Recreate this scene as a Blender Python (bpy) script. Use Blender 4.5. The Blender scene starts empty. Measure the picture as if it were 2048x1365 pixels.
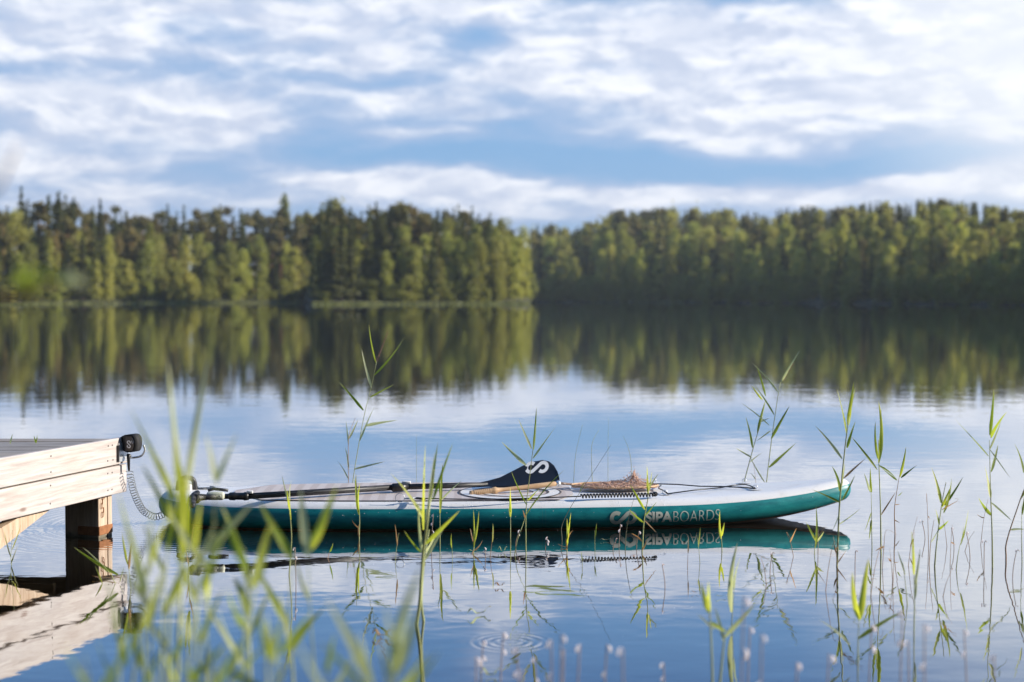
import bpy, bmesh, math, random
import numpy as np
from mathutils import Vector, Matrix
R = math.radians
S = bpy.context.scene
C = S.collection

# ------------------------------------------------------------------ camera
F = 2844.4          # focal length in pixels of the 2048 px wide frame (50 mm)
CAMH = 1.13
HORY = 597.0
cam = bpy.data.cameras.new("camera"); camo = bpy.data.objects.new("camera", cam); C.objects.link(camo)
cam.lens = 50; cam.sensor_width = 36; cam.clip_start = .05; cam.clip_end = 20000
PITCH = math.atan((682.5 - HORY) / F)
camo.location = (0, 0, CAMH); camo.rotation_euler = (R(90) - PITCH, 0, 0)
cam.dof.use_dof = True; cam.dof.focus_distance = 6.9; cam.dof.aperture_fstop = 1.9
S.camera = camo
S.render.resolution_x = 1024; S.render.resolution_y = 682

def ray(px, py):
    x = (px - 1024) / F; y = (682.5 - py) / F
    d = Vector((x, 1, y)); return Matrix.Rotation(-PITCH, 3, 'X') @ d
def at(px, py, D):                       # pixel -> point at depth y = D
    d = ray(px, py); return Vector((0, 0, CAMH)) + d * (D / d.y)
def atz(px, py, z):                      # pixel -> point at height z
    d = ray(px, py); return Vector((0, 0, CAMH)) + d * ((z - CAMH) / d.z)

# ------------------------------------------------------------------ sun, view
SUN_EL, SUN_AZ = 22.0, 90.0              # azimuth measured clockwise from +Y (view direction)
sl = bpy.data.lights.new("sun", 'SUN'); so = bpy.data.objects.new("sun", sl); C.objects.link(so)
sl.energy = 5.0; sl.angle = R(.6); sl.color = (1, .92, .80)
sd = Vector((math.sin(R(SUN_AZ)) * math.cos(R(SUN_EL)), math.cos(R(SUN_AZ)) * math.cos(R(SUN_EL)), math.sin(R(SUN_EL))))
so.rotation_euler = sd.to_track_quat('Z', 'Y').to_euler()
S.view_settings.view_transform = 'Standard'; S.view_settings.look = 'None'
S.view_settings.exposure = 0.5; S.view_settings.gamma = 1
S.render.engine = 'CYCLES'
S.cycles.use_denoising = True
try: S.cycles.denoiser = 'OPENIMAGEDENOISE'
except Exception: pass
S.cycles.max_bounces = 6; S.cycles.glossy_bounces = 3; S.cycles.diffuse_bounces = 2
S.cycles.transmission_bounces = 4; S.cycles.volume_bounces = 0; S.cycles.caustics_reflective = False
S.cycles.sample_clamp_indirect = 6

HAZE_D = .00022
# ------------------------------------------------------------------ node helper
class NT:
    def __init__(s, nt): s.nt = nt; s.n = nt.nodes; s.l = nt.links
    def new(s, t, **k):
        n = s.n.new(t)
        for a, b in k.items(): setattr(n, a, b)
        return n
    def put(s, sock, v):
        if isinstance(v, bpy.types.NodeSocket): s.l.new(v, sock)
        elif v is not None:
            if isinstance(v, (tuple, list)) and len(v) == 3 and sock.type == 'RGBA': v = (*v, 1)
            sock.default_value = v
    def m(s, op, a, b=None, c=None, clamp=False):
        n = s.new('ShaderNodeMath', operation=op, use_clamp=clamp)
        for i, v in enumerate((a, b, c)):
            if v is not None: s.put(n.inputs[i], v)
        return n.outputs[0]
    def v(s, op, a, b=None, c=None, out=0):
        n = s.new('ShaderNodeVectorMath', operation=op)
        for i, x in enumerate((a, b, c)):
            if x is not None: s.put(n.inputs[i], x)
        return n.outputs[out]
    def noise(s, vec, scale=5, detail=2, rough=.5, dist=0, dim='3D', col=False):
        n = s.new('ShaderNodeTexNoise', noise_dimensions=dim)
        if vec is not None: s.l.new(vec, n.inputs['Vector'])
        n.inputs['Scale'].default_value = scale; n.inputs['Detail'].default_value = detail
        n.inputs['Roughness'].default_value = rough; n.inputs['Distortion'].default_value = dist
        return n.outputs['Color' if col else 'Fac']
    def mapr(s, x, a, b, c=0., d=1., smooth=False):
        n = s.new('ShaderNodeMapRange', interpolation_type='SMOOTHSTEP' if smooth else 'LINEAR')
        s.put(n.inputs[0], x)
        for i, v in enumerate((a, b, c, d)): s.put(n.inputs[1 + i], v)
        return n.outputs[0]
    def mix(s, f, a, b, mode='MIX'):
        n = s.new('ShaderNodeMix', data_type='RGBA', blend_type=mode)
        s.put(n.inputs[0], f); s.put(n.inputs[6], a); s.put(n.inputs[7], b)
        return n.outputs[2]
    def bump(s, h, strength=.3, dist=.01, normal=None):
        n = s.new('ShaderNodeBump'); n.inputs['Strength'].default_value = strength
        n.inputs['Distance'].default_value = dist; s.l.new(h, n.inputs['Height'])
        if normal is not None: s.l.new(normal, n.inputs['Normal'])
        return n.outputs[0]
    def obj(s): return s.new('ShaderNodeTexCoord').outputs['Object']
    def scale(s, v, sc): return s.v('MULTIPLY', v, sc)

def mat(name, base=(.5, .5, .5), rough=.5, metal=0, spec=.5, fn=None, **k):
    m = bpy.data.materials.new(name); m.use_nodes = True
    t = NT(m.node_tree); b = t.n['Principled BSDF']
    b.inputs['Base Color'].default_value = (*base, 1); b.inputs['Roughness'].default_value = rough
    b.inputs['Metallic'].default_value = metal; b.inputs['Specular IOR Level'].default_value = spec
    for a, v in k.items(): b.inputs[a.replace('_', ' ')].default_value = v
    if fn: fn(t, b)
    return m

# ------------------------------------------------------------------ world: Nishita sky with clouds
w = bpy.data.worlds.new("World"); S.world = w; w.use_nodes = True
t = NT(w.node_tree); bg = t.n['Background']; bg.inputs['Strength'].default_value = .1
sky = t.new('ShaderNodeTexSky', sky_type='NISHITA'); sky.sun_disc = False
sky.sun_elevation = R(SUN_EL); sky.sun_rotation = R(SUN_AZ); sky.altitude = 100; sky.air_density = 1.0; sky.dust_density = .6; sky.ozone_density = 2.0
dirv = t.v('NORMALIZE', t.new('ShaderNodeTexCoord').outputs['Generated'])
sx = t.new('ShaderNodeSeparateXYZ'); t.l.new(dirv, sx.inputs[0])
az = t.m('ARCTAN2', sx.outputs[0], sx.outputs[1]); el = t.m('ARCSINE', sx.outputs[2])
cb = t.new('ShaderNodeCombineXYZ'); t.l.new(az, cb.inputs[0]); t.l.new(el, cb.inputs[1]); ae = cb.outputs[0]
# billowing distortion of the cloud field
warp = t.noise(t.scale(ae, (9, 24, 1)), 1, 4, .55, col=True)
aw = t.v('MULTIPLY_ADD', t.v('SUBTRACT', warp, (.5, .5, .5)), (.085, .032, 0), ae)
def blob(px, py, sxp, syp, wt):
    a0 = math.atan((px - 1024) / F); e0 = math.atan((HORY - py) / F)
    kx, ky = F / sxp, F / syp
    q = t.v('MULTIPLY_ADD', aw, (kx, ky, 0), (-a0 * kx, -e0 * ky, 0))
    d = t.v('DOT_PRODUCT', q, q, out=1)
    g = t.m('POWER', math.exp(-.5), d)
    return g, wt
BLOBS = [
 (130, 115, 130, 45, .55), (0, 60, 160, 40, .3), (230, 20, 120, 30, .3),
 (230, 235, 260, 42, .75), (60, 215, 120, 25, .3), (450, 260, 90, 30, .35), (80, 285, 90, 12, .3),
 (110, 345, 170, 24, .55), (300, 385, 200, 14, .3), (620, 80, 240, 60, .55), (420, 40, 120, 30, .35),
 (740, 170, 140, 30, .4), (760, 15, 260, 28, .4), (660, 350, 160, 16, .55), (860, 365, 180, 20, .75),
 (1000, 425, 45, 16, .6), (1170, 428, 50, 12, .5), (1350, 390, 380, 17, .8), (1900, 375, 190, 18, .75),
 (1120, 108, 105, 24, .75), (1080, 175, 60, 14, .55), (1170, 190, 60, 16, .6), (1440, 110, 150, 80, .75), (1350, 200, 120, 50, .5),
 (1700, 60, 300, 60, .5), (1850, 110, 150, 40, .6), (1650, 180, 220, 60, .45), (1870, 180, 130, 22, .5), (2060, 130, 150, 130, .8),
 (1600, 265, 200, 30, .35), (1440, 292, 30, 6, .5), (2030, 340, 60, 22, .4), (820, 260, 110, 10, .35), (250, 330, 220, 14, .35), (1000, 215, 90, 10, .3), (1650, 230, 300, 26, .3), (330, 415, 260, 12, .5), (900, 250, 80, 8, .3),
 (1050, 60, 120, 40, .3),
 # blue gaps
 (950, 85, 65, 20, -.6), (700, 165, 130, 12, -.45), (640, 255, 80, 28, -.45), (430, 350, 130, 20, -.45), (20, 170, 130, 12, -.4),
 (420, 150, 130, 10, -.3), (1050, 240, 130, 25, -.45), (1150, 325, 360, 24, -.75), (1860, 335, 140, 16, -.9), (1480, 350, 260, 16, -.6),
 (1488, 50, 20, 12, -.5), (1440, 5, 25, 8, -1.), (450, 80, 90, 14, -.35), (1100, 455, 90, 12, -.4), (880, 310, 250, 18, -.4), (560, 430, 300, 8, -.1),
 # above the frame, seen only in the water
 (1500, -110, 520, 95, -.75), (420, -120, 330, 85, -.6), (975, -110, 70, 120, 1.25), (1560, -10, 330, 30, .3), (1850, -60, 200, 16, .3),
]
acc = None
for b in BLOBS:
    g, wt = blob(*b)
    acc = t.m('MULTIPLY_ADD', g, wt * .85, acc if acc is not None else .09)
acc = t.m('SUBTRACT', acc, t.mapr(el, .205, .24, 0, .42, True))
n1 = t.noise(t.scale(ae, (9, 30, 1)), 1, 6, .6, 0.4)
p2 = t.scale(t.v('MULTIPLY_ADD', t.v('SUBTRACT', warp, (.5, .5, .5)), (.05, .025, 0), ae), (17, 48, 1))
n2 = t.noise(p2, 1, 8, .62, .25)
n2b = t.noise(t.v('ADD', p2, (.22, .34, 0)), 1, 8, .62, .25)
den = t.m('ADD', acc, t.m('MULTIPLY', t.m('SUBTRACT', n1, .5), 1.7))
den = t.m('ADD', den, t.m('MULTIPLY', t.m('SUBTRACT', n2, .5), 1.15))
veil = t.mapr(den, -.55, .30, 0, 1, True)          # thin blue-grey veil
puff = t.mapr(den, .05, .68, 0, 1, True)            # bright cloud
relief = t.mapr(t.m('SUBTRACT', n2, n2b), -.16, .14, 0, 1, True)      # lit upper right edges
shade = t.m('MULTIPLY', relief, t.mapr(t.noise(t.scale(aw, (13, 40, 1)), 1, 4, .55), .30, .62, .35, 1, True))
CK = 10.0
blue = t.mix(.80, sky.outputs[0], tuple(CK * x for x in (.130, .31, .58)))
grey = tuple(CK * x for x in (.31, .41, .59))
white = t.mix(shade, tuple(CK * x for x in (.45, .51, .64)), tuple(CK * x for x in (.78, .795, .835)))
col = t.mix(t.m('MULTIPLY', veil, .85), blue, grey)
col = t.mix(puff, col, white)
# clouds near the sun side glow
sdot = t.v('DOT_PRODUCT', dirv, tuple(Vector((math.sin(R(24)), math.cos(R(24)), math.sin(R(12)))).normalized()), out=1)
glow = t.mapr(sdot, .974, .999, 0, .62, True)
col = t.mix(glow, col, tuple(CK * x for x in (.76, .78, .80)))
zen = t.m('MULTIPLY', t.mapr(el, .19, .30, 0, .85, True), t.m('SUBTRACT', 1., t.m('MULTIPLY', puff, .9)))
col = t.mix(zen, col, tuple(CK * x for x in (.055, .15, .36)))
t.l.new(col, bg.inputs['Color'])
w.cycles.sampling_method = 'MANUAL'; w.cycles.sample_map_resolution = 512

# ------------------------------------------------------------------ object helpers
def link(o, parent=None):
    C.objects.link(o)
    if parent: o.parent = parent
    return o
def tag(o, label=None, cat=None, group=None, kind=None):
    if label: o['label'] = label
    if cat: o['category'] = cat
    if group: o['group'] = group
    if kind: o['kind'] = kind
    return o
def empty(name, loc, label, cat, group=None, rz=0):
    o = bpy.data.objects.new(name, None); o.location = loc; o.rotation_euler.z = rz; o.empty_display_size = .1
    link(o); return tag(o, label, cat, group)
def mesh(name, V, Fc, m, parent=None, smooth=True, mi=None):
    me = bpy.data.meshes.new(name); me.from_pydata([tuple(v) for v in V], [], Fc)
    for x in (m if isinstance(m, (list, tuple)) else [m]): me.materials.append(x)
    if mi: me.polygons.foreach_set('material_index', mi)
    me.polygons.foreach_set('use_smooth', [smooth] * len(me.polygons)); me.update()
    return link(bpy.data.objects.new(name, me), parent)
class G:                                            # geometry collector
    def __init__(s): s.V = []; s.F = []; s.M = []
    def add(s, V, Fc, mi=0):
        k = len(s.V); s.V += [Vector(v) for v in V]; s.F += [tuple(i + k for i in f) for f in Fc]; s.M += [mi] * len(Fc)
    def box(s, x0, x1, y0, y1, z0, z1, mi=0, bev=0.0):
        if bev <= 0:
            V = [(x, y, z) for z in (z0, z1) for x, y in ((x0, y0), (x1, y0), (x1, y1), (x0, y1))]
            s.add(V, [(3, 2, 1, 0), (4, 5, 6, 7), (0, 1, 5, 4), (1, 2, 6, 5), (2, 3, 7, 6), (3, 0, 4, 7)], mi); return
        bm = bmesh.new(); bmesh.ops.create_cube(bm, size=1)
        bmesh.ops.scale(bm, vec=(x1 - x0, y1 - y0, z1 - z0), verts=bm.verts)
        bmesh.ops.translate(bm, vec=((x0 + x1) / 2, (y0 + y1) / 2, (z0 + z1) / 2), verts=bm.verts)
        bmesh.ops.bevel(bm, geom=bm.edges[:], offset=bev, segments=2, affect='EDGES', profile=.5)
        bm.verts.index_update(); s.add([v.co.copy() for v in bm.verts], [[v.index for v in f.verts] for f in bm.faces], mi); bm.free()
    def tube(s, P, r, n=8, mi=0, cap=True):
        P = [Vector(p) for p in P]; N = len(P); rr = r if isinstance(r, (list, tuple)) else [r] * N
        T = [((P[min(i + 1, N - 1)] - P[max(i - 1, 0)]).normalized()) for i in range(N)]
        u = T[0].orthogonal().normalized(); V = []; Fc = []
        for i in range(N):
            u = (u - T[i] * u.dot(T[i]))
            u = u.normalized() if u.length > 1e-6 else T[i].orthogonal().normalized()
            v = T[i].cross(u)
            for k in range(n):
                a = 2 * math.pi * k / n; V.append(P[i] + (u * math.cos(a) + v * math.sin(a)) * rr[i])
        for i in range(N - 1):
            for k in range(n):
                Fc.append((i * n + k, i * n + (k + 1) % n, (i + 1) * n + (k + 1) % n, (i + 1) * n + k))
        if cap: Fc.append(tuple(range(n - 1, -1, -1))); Fc.append(tuple((N - 1) * n + k for k in range(n)))
        s.add(V, Fc, mi)
    def build(s, name, m, parent=None, smooth=True):
        return mesh(name, s.V, s.F, m, parent, smooth, s.M)
def smooth_path(P, n=4):
    P = [Vector(p) for p in P]
    if len(P) < 3: return [P[0].lerp(P[-1], i / n) for i in range(n + 1)]
    out = []
    for i in range(len(P) - 1):
        a = P[max(i - 1, 0)]; b = P[i]; c = P[i + 1]; d = P[min(i + 2, len(P) - 1)]
        for k in range(n):
            u = k / n
            out.append(.5 * ((2 * b) + (c - a) * u + (2 * a - 5 * b + 4 * c - d) * u * u + (3 * b - a - 3 * c + d) * u ** 3))
    out.append(P[-1]); return out
def resample(P, n):
    P = [Vector(p) for p in P]; L = [0]
    for a, b in zip(P, P[1:]): L.append(L[-1] + (b - a).length)
    out = []; j = 0
    for i in range(n):
        s = L[-1] * i / (n - 1)
        while j < len(P) - 2 and L[j + 1] < s: j += 1
        out.append(P[j].lerp(P[j + 1], (s - L[j]) / max(L[j + 1] - L[j], 1e-9)))
    return out
def helix(P, rad, turns, per=10):
    n = int(turns * per); Q = resample(P, n); out = []
    u = None
    for i in range(n):
        T = (Q[min(i + 1, n - 1)] - Q[max(i - 1, 0)]).normalized()
        u = T.orthogonal().normalized() if u is None else (u - T * u.dot(T)).normalized()
        v = T.cross(u); a = 2 * math.pi * i / per
        out.append(Q[i] + (u * math.cos(a) + v * math.sin(a)) * rad)
    return out

# ------------------------------------------------------------------ materials
def wood_fn(c1, c2, knot, gs=(1.6, 30, 30), warm=.3):
    def fn(t, b):
        o = t.obj(); rnd = t.new('ShaderNodeObjectInfo').outputs['Random']
        cbn = t.new('ShaderNodeCombineXYZ'); t.l.new(t.m('MULTIPLY', rnd, 37.), cbn.inputs[0]); t.l.new(t.m('MULTIPLY', rnd, 11.), cbn.inputs[2])
        p = t.v('ADD', o, cbn.outputs[0])
        wv = t.noise(t.scale(p, (2.5, 7, 7)), 1, 3, .5, col=True)
        p2 = t.v('MULTIPLY_ADD', t.v('SUBTRACT', wv, (.5, .5, .5)), (.04, .03, .03), p)
        g = t.noise(t.scale(p2, gs), 2.2, 5, .6)
        big = t.noise(t.scale(p, (1.2, 3, 3)), 1.3, 3, .5)
        vo = t.new('ShaderNodeTexVoronoi', feature='F1'); t.l.new(t.scale(p2, (3.2, 0.05, 8) if gs[0] < 5 else (8, .05, 3.2)), vo.inputs['Vector']); vo.inputs['Scale'].default_value = 1
        kn = t.mapr(vo.outputs['Distance'], .03, .11, 1, 0, True)
        c = t.mix(t.mapr(g, .32, .68), c1, c2)
        c = t.mix(t.mapr(big, .35, .7, 0, warm), c, tuple(x * y for x, y in zip(c2, (.95, .78, .6))))
        c = t.mix(t.m('MULTIPLY', kn, .75), c, knot)
        t.l.new(c, b.inputs['Base Color'])
        t.l.new(t.bump(g, .35, .004), b.inputs['Normal'])
    return fn
M_plank = mat('weathered_pine', rough=.7, spec=.3, fn=wood_fn((.42, .37, .36), (.69, .655, .64), (.20, .11, .08)))
M_post = mat('post_pine', rough=.7, spec=.3, fn=wood_fn((.44, .32, .23), (.70, .57, .45), (.22, .10, .05), (30, 30, 1.6)))
_pf = wood_fn((.44, .32, .23), (.70, .57, .45), (.22, .10, .05), (30, 30, 1.6))
def post_fn(t, b):
    _pf(t, b); c = b.inputs['Base Color'].links[0].from_socket
    sp = t.new('ShaderNodeSeparateXYZ'); t.l.new(t.obj(), sp.inputs[0])
    e = t.m('MULTIPLY_ADD', t.m('SUBTRACT', t.noise(t.obj(), 22, 3), .5), .05, sp.outputs[2])
    c2 = t.mix(t.mapr(e, .0, .035, .8, 0, True), c, (.05, .055, .025)); t.l.new(c2, b.inputs['Base Color'])
M_wetpost = mat('post_wood_with_wet_foot', rough=.65, fn=post_fn)
M_deck = mat('grey_deck_wood', rough=.75, spec=.3, fn=wood_fn((.20, .18, .17), (.44, .41, .39), (.12, .09, .07)))
M_joist = mat('joist_wood', rough=.75, spec=.3, fn=wood_fn((.50, .33, .18), (.70, .52, .33), (.25, .11, .05)))

def water_fn(t, b):
    o = t.new('ShaderNodeNewGeometry').outputs['Position']
    sp = t.new('ShaderNodeSeparateXYZ'); t.l.new(o, sp.inputs[0])
    far = t.mapr(sp.outputs[1], 6, 60, 0, 1, False)
    na = t.noise(t.scale(o, (1.0, 1.5, 1)), 2.1, 2, .5, .4)
    nb = t.noise(t.scale(o, (1, 1.7, 1)), 7.5, 2, .5, .3)
    nc = t.noise(t.scale(o, (.35, 1, 1)), .9, 2, .5)
    patch = t.mapr(t.noise(t.scale(o, (.05, .16, 1)), 1, 2, .5), .38, .66, .35, 1.3, True)
    h = t.m('MULTIPLY', t.m('SUBTRACT', na, .5), .0013)
    h = t.m('MULTIPLY_ADD', t.m('SUBTRACT', nb, .5), .00040, h)
    hf = t.m('MULTIPLY_ADD', t.m('SUBTRACT', nc, .5), .0056, t.m('MULTIPLY', t.m('SUBTRACT', na, .5), .0013))
    mixn = t.m('ADD', t.m('MULTIPLY', h, t.m('SUBTRACT', 1., far)), t.m('MULTIPLY', t.m('MULTIPLY', hf, far), patch))
    # ripple rings: where a drop fell, and round the stern of the board
    for (cx, cy, k, amp, r0, r1) in RINGS:
        d = t.v('DISTANCE', o, (cx, cy, 0), out=1)
        s = t.m('SINE', t.m('MULTIPLY', d, k))
        m_ = t.m('MULTIPLY', t.mapr(d, r0, r0 + .02, 0, 1, True), t.mapr(d, r0 * .2 + r1 * .7, r1, 1, 0, True))
        mixn = t.m('MULTIPLY_ADD', t.m('MULTIPLY', s, m_), amp, mixn)
    nb_ = t.bump(mixn, 1, 1)
    t.l.new(nb_, b.inputs['Normal']); b.inputs['Specular IOR Level'].default_value = 0
    gl = t.new('ShaderNodeBsdfGlossy'); gl.inputs['Roughness'].default_value = 0; gl.inputs['Color'].default_value = (.97, .98, 1, 1); t.l.new(nb_, gl.inputs['Normal'])
    lw = t.new('ShaderNodeLayerWeight'); lw.inputs['Blend'].default_value = .5; t.l.new(nb_, lw.inputs['Normal'])
    fac = t.mapr(t.m('POWER', lw.outputs['Facing'], 1.75), 0, 1, .04, 1.0)       # near-grazing reflection
    mx = t.new('ShaderNodeMixShader'); t.l.new(fac, mx.inputs[0]); t.l.new(b.outputs[0], mx.inputs[1]); t.l.new(gl.outputs[0], mx.inputs[2])
    t.l.new(mx.outputs[0], t.n['Material Output'].inputs[0])
rp = atz(1022, 1285, 0); rq = atz(330, 1045, 0); rr_ = atz(1060, 1120, 0)
RINGS = [(rp.x, rp.y, 190, .00020, .0, .16), (rq.x, rq.y, 120, .00022, .1, 1.0), (rr_.x, rr_.y + .05, 110, .00003, .0, .3)]
M_water = mat('lake_water', (.010, .008, .005), rough=0.0, spec=.5, fn=water_fn, IOR=1.9)

def leafy(name, c1, c2, trans=.35, vary=.25, rough=.55):
    def fn(t, b):
        oi = t.new('ShaderNodeObjectInfo'); geo = t.new('ShaderNodeNewGeometry')
        f = t.m('ADD', t.m('MULTIPLY', geo.outputs['Random Per Island'], .7), t.m('MULTIPLY', oi.outputs['Random'], .3))
        c = t.mix(f, c1, c2)
        hs = t.new('ShaderNodeHueSaturation'); t.put(hs.inputs['Color'], c)
        t.put(hs.inputs['Value'], t.mapr(oi.outputs['Random'], 0, 1, 1 - vary, 1 + vary)); 
        t.put(hs.inputs['Hue'], t.mapr(t.m('FRACT', t.m('MULTIPLY', oi.outputs['Random'], 7.3)), 0, 1, .485, .51))
        c = hs.outputs[0]
        t.l.new(c, b.inputs['Base Color'])
        tr = t.new('ShaderNodeBsdfTranslucent'); t.put(tr.inputs[0], t.mix(.5, c, (.5, .6, .05), 'MULTIPLY'))
        hs2 = t.new('ShaderNodeHueSaturation'); t.put(hs2.inputs['Color'], c); hs2.inputs['Saturation'].default_value = 1.15; hs2.inputs['Value'].default_value = 1.5
        t.put(tr.inputs[0], hs2.outputs[0])
        mx = t.new('ShaderNodeMixShader'); mx.inputs[0].default_value = trans
        t.l.new(b.outputs[0], mx.inputs[1]); t.l.new(tr.outputs[0], mx.inputs[2])
        t.l.new(mx.outputs[0], t.n['Material Output'].inputs[0])
    return mat(name, c1, rough=rough, spec=.25, fn=fn)
M_spruce = leafy('spruce_needles', (.058, .072, .022), (.140, .148, .045), .3)
M_pine = leafy('pine_needles', (.120, .112, .036), (.26, .215, .07), .3)
M_birch = leafy('birch_leaves', (.23, .25, .06), (.44, .43, .12), .45)
M_palebirch = leafy('pale_leaves', (.20, .20, .07), (.34, .32, .11), .4)
M_shore = leafy('shore_grass', (.13, .16, .05), (.26, .27, .10), .3)
M_bark = mat('bark', (.16, .12, .09), rough=.9)
M_pinebark = mat('pine_bark', (.36, .17, .09), rough=.9)
M_birchbark = mat('birch_bark', (.5, .48, .44), rough=.8)
def ground_fn(t, b):
    n = t.noise(t.new('ShaderNodeNewGeometry').outputs['Position'], .3, 4, .6)
    t.l.new(t.mix(n, (.020, .026, .010), (.06, .055, .025)), b.inputs['Base Color'])
M_ground = mat('forest_floor', rough=.95, fn=ground_fn)

def reed_leaf(name, c1, c2, cdry, dry=.25):
    def fn(t, b):
        oi = t.new('ShaderNodeObjectInfo'); uv = t.new('ShaderNodeUVMap').outputs[0]
        su = t.new('ShaderNodeSeparateXYZ'); t.l.new(uv, su.inputs[0])
        c = t.mix(oi.outputs['Random'], c1, c2)
        n = t.noise(t.scale(uv, (6, 40, 1)), 1, 3, .6)
        c = t.mix(t.mapr(n, .4, .7, 0, .35), c, tuple(x * .6 for x in c1))
        c = t.mix(t.m('MULTIPLY', t.mapr(su.outputs[0], .78, 1, 0, 1), dry * 2.4, clamp=True), c, cdry)
        t.l.new(c, b.inputs['Base Color'])
        tr = t.new('ShaderNodeBsdfTranslucent')
        hs2 = t.new('ShaderNodeHueSaturation'); t.put(hs2.inputs['Color'], c); hs2.inputs['Saturation'].default_value = 1.15; hs2.inputs['Value'].default_value = 1.9
        t.put(tr.inputs[0], hs2.outputs[0])
        mx = t.new('ShaderNodeMixShader'); mx.inputs[0].default_value = .5
        t.l.new(b.outputs[0], mx.inputs[1]); t.l.new(tr.outputs[0], mx.inputs[2])
        t.l.new(mx.outputs[0], t.n['Material Output'].inputs[0])
    return mat(name, c1, rough=.45, spec=.4, fn=fn)
M_leafG = reed_leaf('reed_leaf_green', (.20, .27, .05), (.36, .42, .09), (.55, .50, .25))
M_leafY = reed_leaf('reed_leaf_yellow', (.48, .52, .10), (.66, .68, .16), (.6, .5, .2))
M_leafP = reed_leaf('reed_leaf_pale', (.44, .48, .24), (.58, .60, .34), (.6, .55, .4))
M_leafD = reed_leaf('reed_leaf_dry', (.35, .20, .10), (.50, .33, .18), (.5, .3, .15))
M_stemG = mat('reed_stem_green', (.40, .44, .18), rough=.45)
M_stemD = mat('reed_stem_dry', (.42, .25, .14), rough=.6)
M_stemK = mat('reed_stem_dark', (.12, .12, .07), rough=.6)
M_pan = mat('reed_panicle_brown', (.28, .16, .12), rough=.8)
M_flower = leafy('white_petals', (.86, .80, .82), (.92, .90, .90), .5, 0)
M_lob = mat('pink_stalk', (.40, .28, .22), rough=.6)
MATS = dict(G=M_leafG, Y=M_leafY, P=M_leafP, D=M_leafD)

# ------------------------------------------------------------------ water, terrain
W = 6000
o = mesh('lake_water', [(-W, -600, 0), (W, -600, 0), (W, W, 0), (-W, W, 0)], [(0, 1, 2, 3)], M_water, smooth=False)
tag(o, kind='structure')

# far shoreline as (pixel column, distance)
SHORE = [(-1500, 150), (-500, 215), (0, 268), (300, 305), (606, 345), (607, 345), (622, 252), (850, 262), (1046, 272), (1058, 285), (1062, 400), (1300, 375), (1500, 330), (1750, 275), (2048, 225), (2300, 185), (2900, 130), (3600, 90)]
def shoreD(px):
    for (a, b), (c, d) in zip(SHORE, SHORE[1:]):
        if a <= px <= c: return b + (d - b) * (px - a) / max(c - a, 1e-6)
    return SHORE[0][1] if px < SHORE[0][0] else SHORE[-1][1]
def slope(px):
    pts = [(-1500, .12), (600, .05), (640, .04), (1050, .03), (1100, .04), (1300, .05), (1500, .09), (1850, .13), (2100, .13), (3600, .14)]
    for (a, b), (c, d) in zip(pts, pts[1:]):
        if a <= px <= c: return b + (d - b) * (px - a) / (c - a)
    return .1
def hz(px, D):
    e = D - shoreD(px)
    if e < 0: return -1.0
    return .25 + min(e, 2) * .15 + slope(px) * min(e, 170)
cols = sorted(set(list(range(-1500, 3601, 50)) + [606, 608, 622, 636, 1046, 1058, 1061, 1064]))
offs = [-1, 0, 2, 10, 25, 50, 90, 130, 170, 260, 600, 1500]
V = []; Fc = []
for px in cols:
    for q in offs:
        D = shoreD(px) + q; V.append(((px - 1024) / F * D, D, hz(px, D) if q >= 0 else -1))
no = len(offs)
for i in range(len(cols) - 1):
    for j in range(no - 1): Fc.append((i * no + j, (i + 1) * no + j, (i + 1) * no + j + 1, i * no + j + 1))
tag(mesh('far_shore_terrain', V, Fc, M_ground), kind='structure')

# ------------------------------------------------------------------ trees
rng = np.random.default_rng(5)
def quads(cent, size, up=None):
    """random little quads (n,4,3) at centres with per-quad size"""
    n = len(cent)
    a = rng.normal(size=(n, 3)); a /= np.linalg.norm(a, axis=1)[:, None]
    b = rng.normal(size=(n, 3)); b -= a * (a * b).sum(1)[:, None]; b /= np.linalg.norm(b, axis=1)[:, None]
    s = np.asarray(size).reshape(-1, 1)
    return np.stack([cent - a * s - b * s * .55, cent + a * s - b * s * .35, cent + a * s * .8 + b * s * .55, cent - a * s * .7 + b * s * .4], 1)
def spruce_pts(H, Rr, n):
    z = 1 - rng.random(n) ** .62 * .9
    tier = np.round(z * 16) / 16; z = tier * .6 + z * .4 + rng.normal(size=n) * .006
    zz = (z - .06) / .94
    rmax = Rr * np.clip(1.02 - zz, 0, 1) ** .85 * (.7 + .3 * np.sin(tier * 57))
    az_ = rng.random(n) * 2 * np.pi
    nb = 9; az_ = np.round(az_ / (2 * np.pi) * nb + np.sin(tier * 91) * 2) / nb * 2 * np.pi + rng.normal(size=n) * .16
    r = rmax * rng.random(n) ** .5
    return np.stack([np.cos(az_) * r, np.sin(az_) * r, z * H - r * .30], 1), .30 + .16 * rng.random(n)
def lobes_pts(H, Rr, n, z0, z1, nl, flat=.6, droop=0):
    out = []; 
    for k in range(nl):
        u = rng.random(); zc = z0 + (z1 - z0) * u
        env = math.sin(math.pi * min(max((u * .86 + .1), 0), 1)) ** .7
        a = rng.random() * 6.28; rr = Rr * env * rng.random() ** .5 * .8
        c = np.array([math.cos(a) * rr, math.sin(a) * rr, zc * H])
        m = n // nl; q = rng.normal(size=(m, 3)) * np.array([1, 1, flat]) * Rr * .24 * (0.7 + .6 * rng.random())
        if droop: q[:, 2] -= np.abs(rng.normal(size=m)) * droop
        out.append(c + q)
    P = np.concatenate(out); return P, .26 + .16 * rng.random(len(P))
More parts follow.
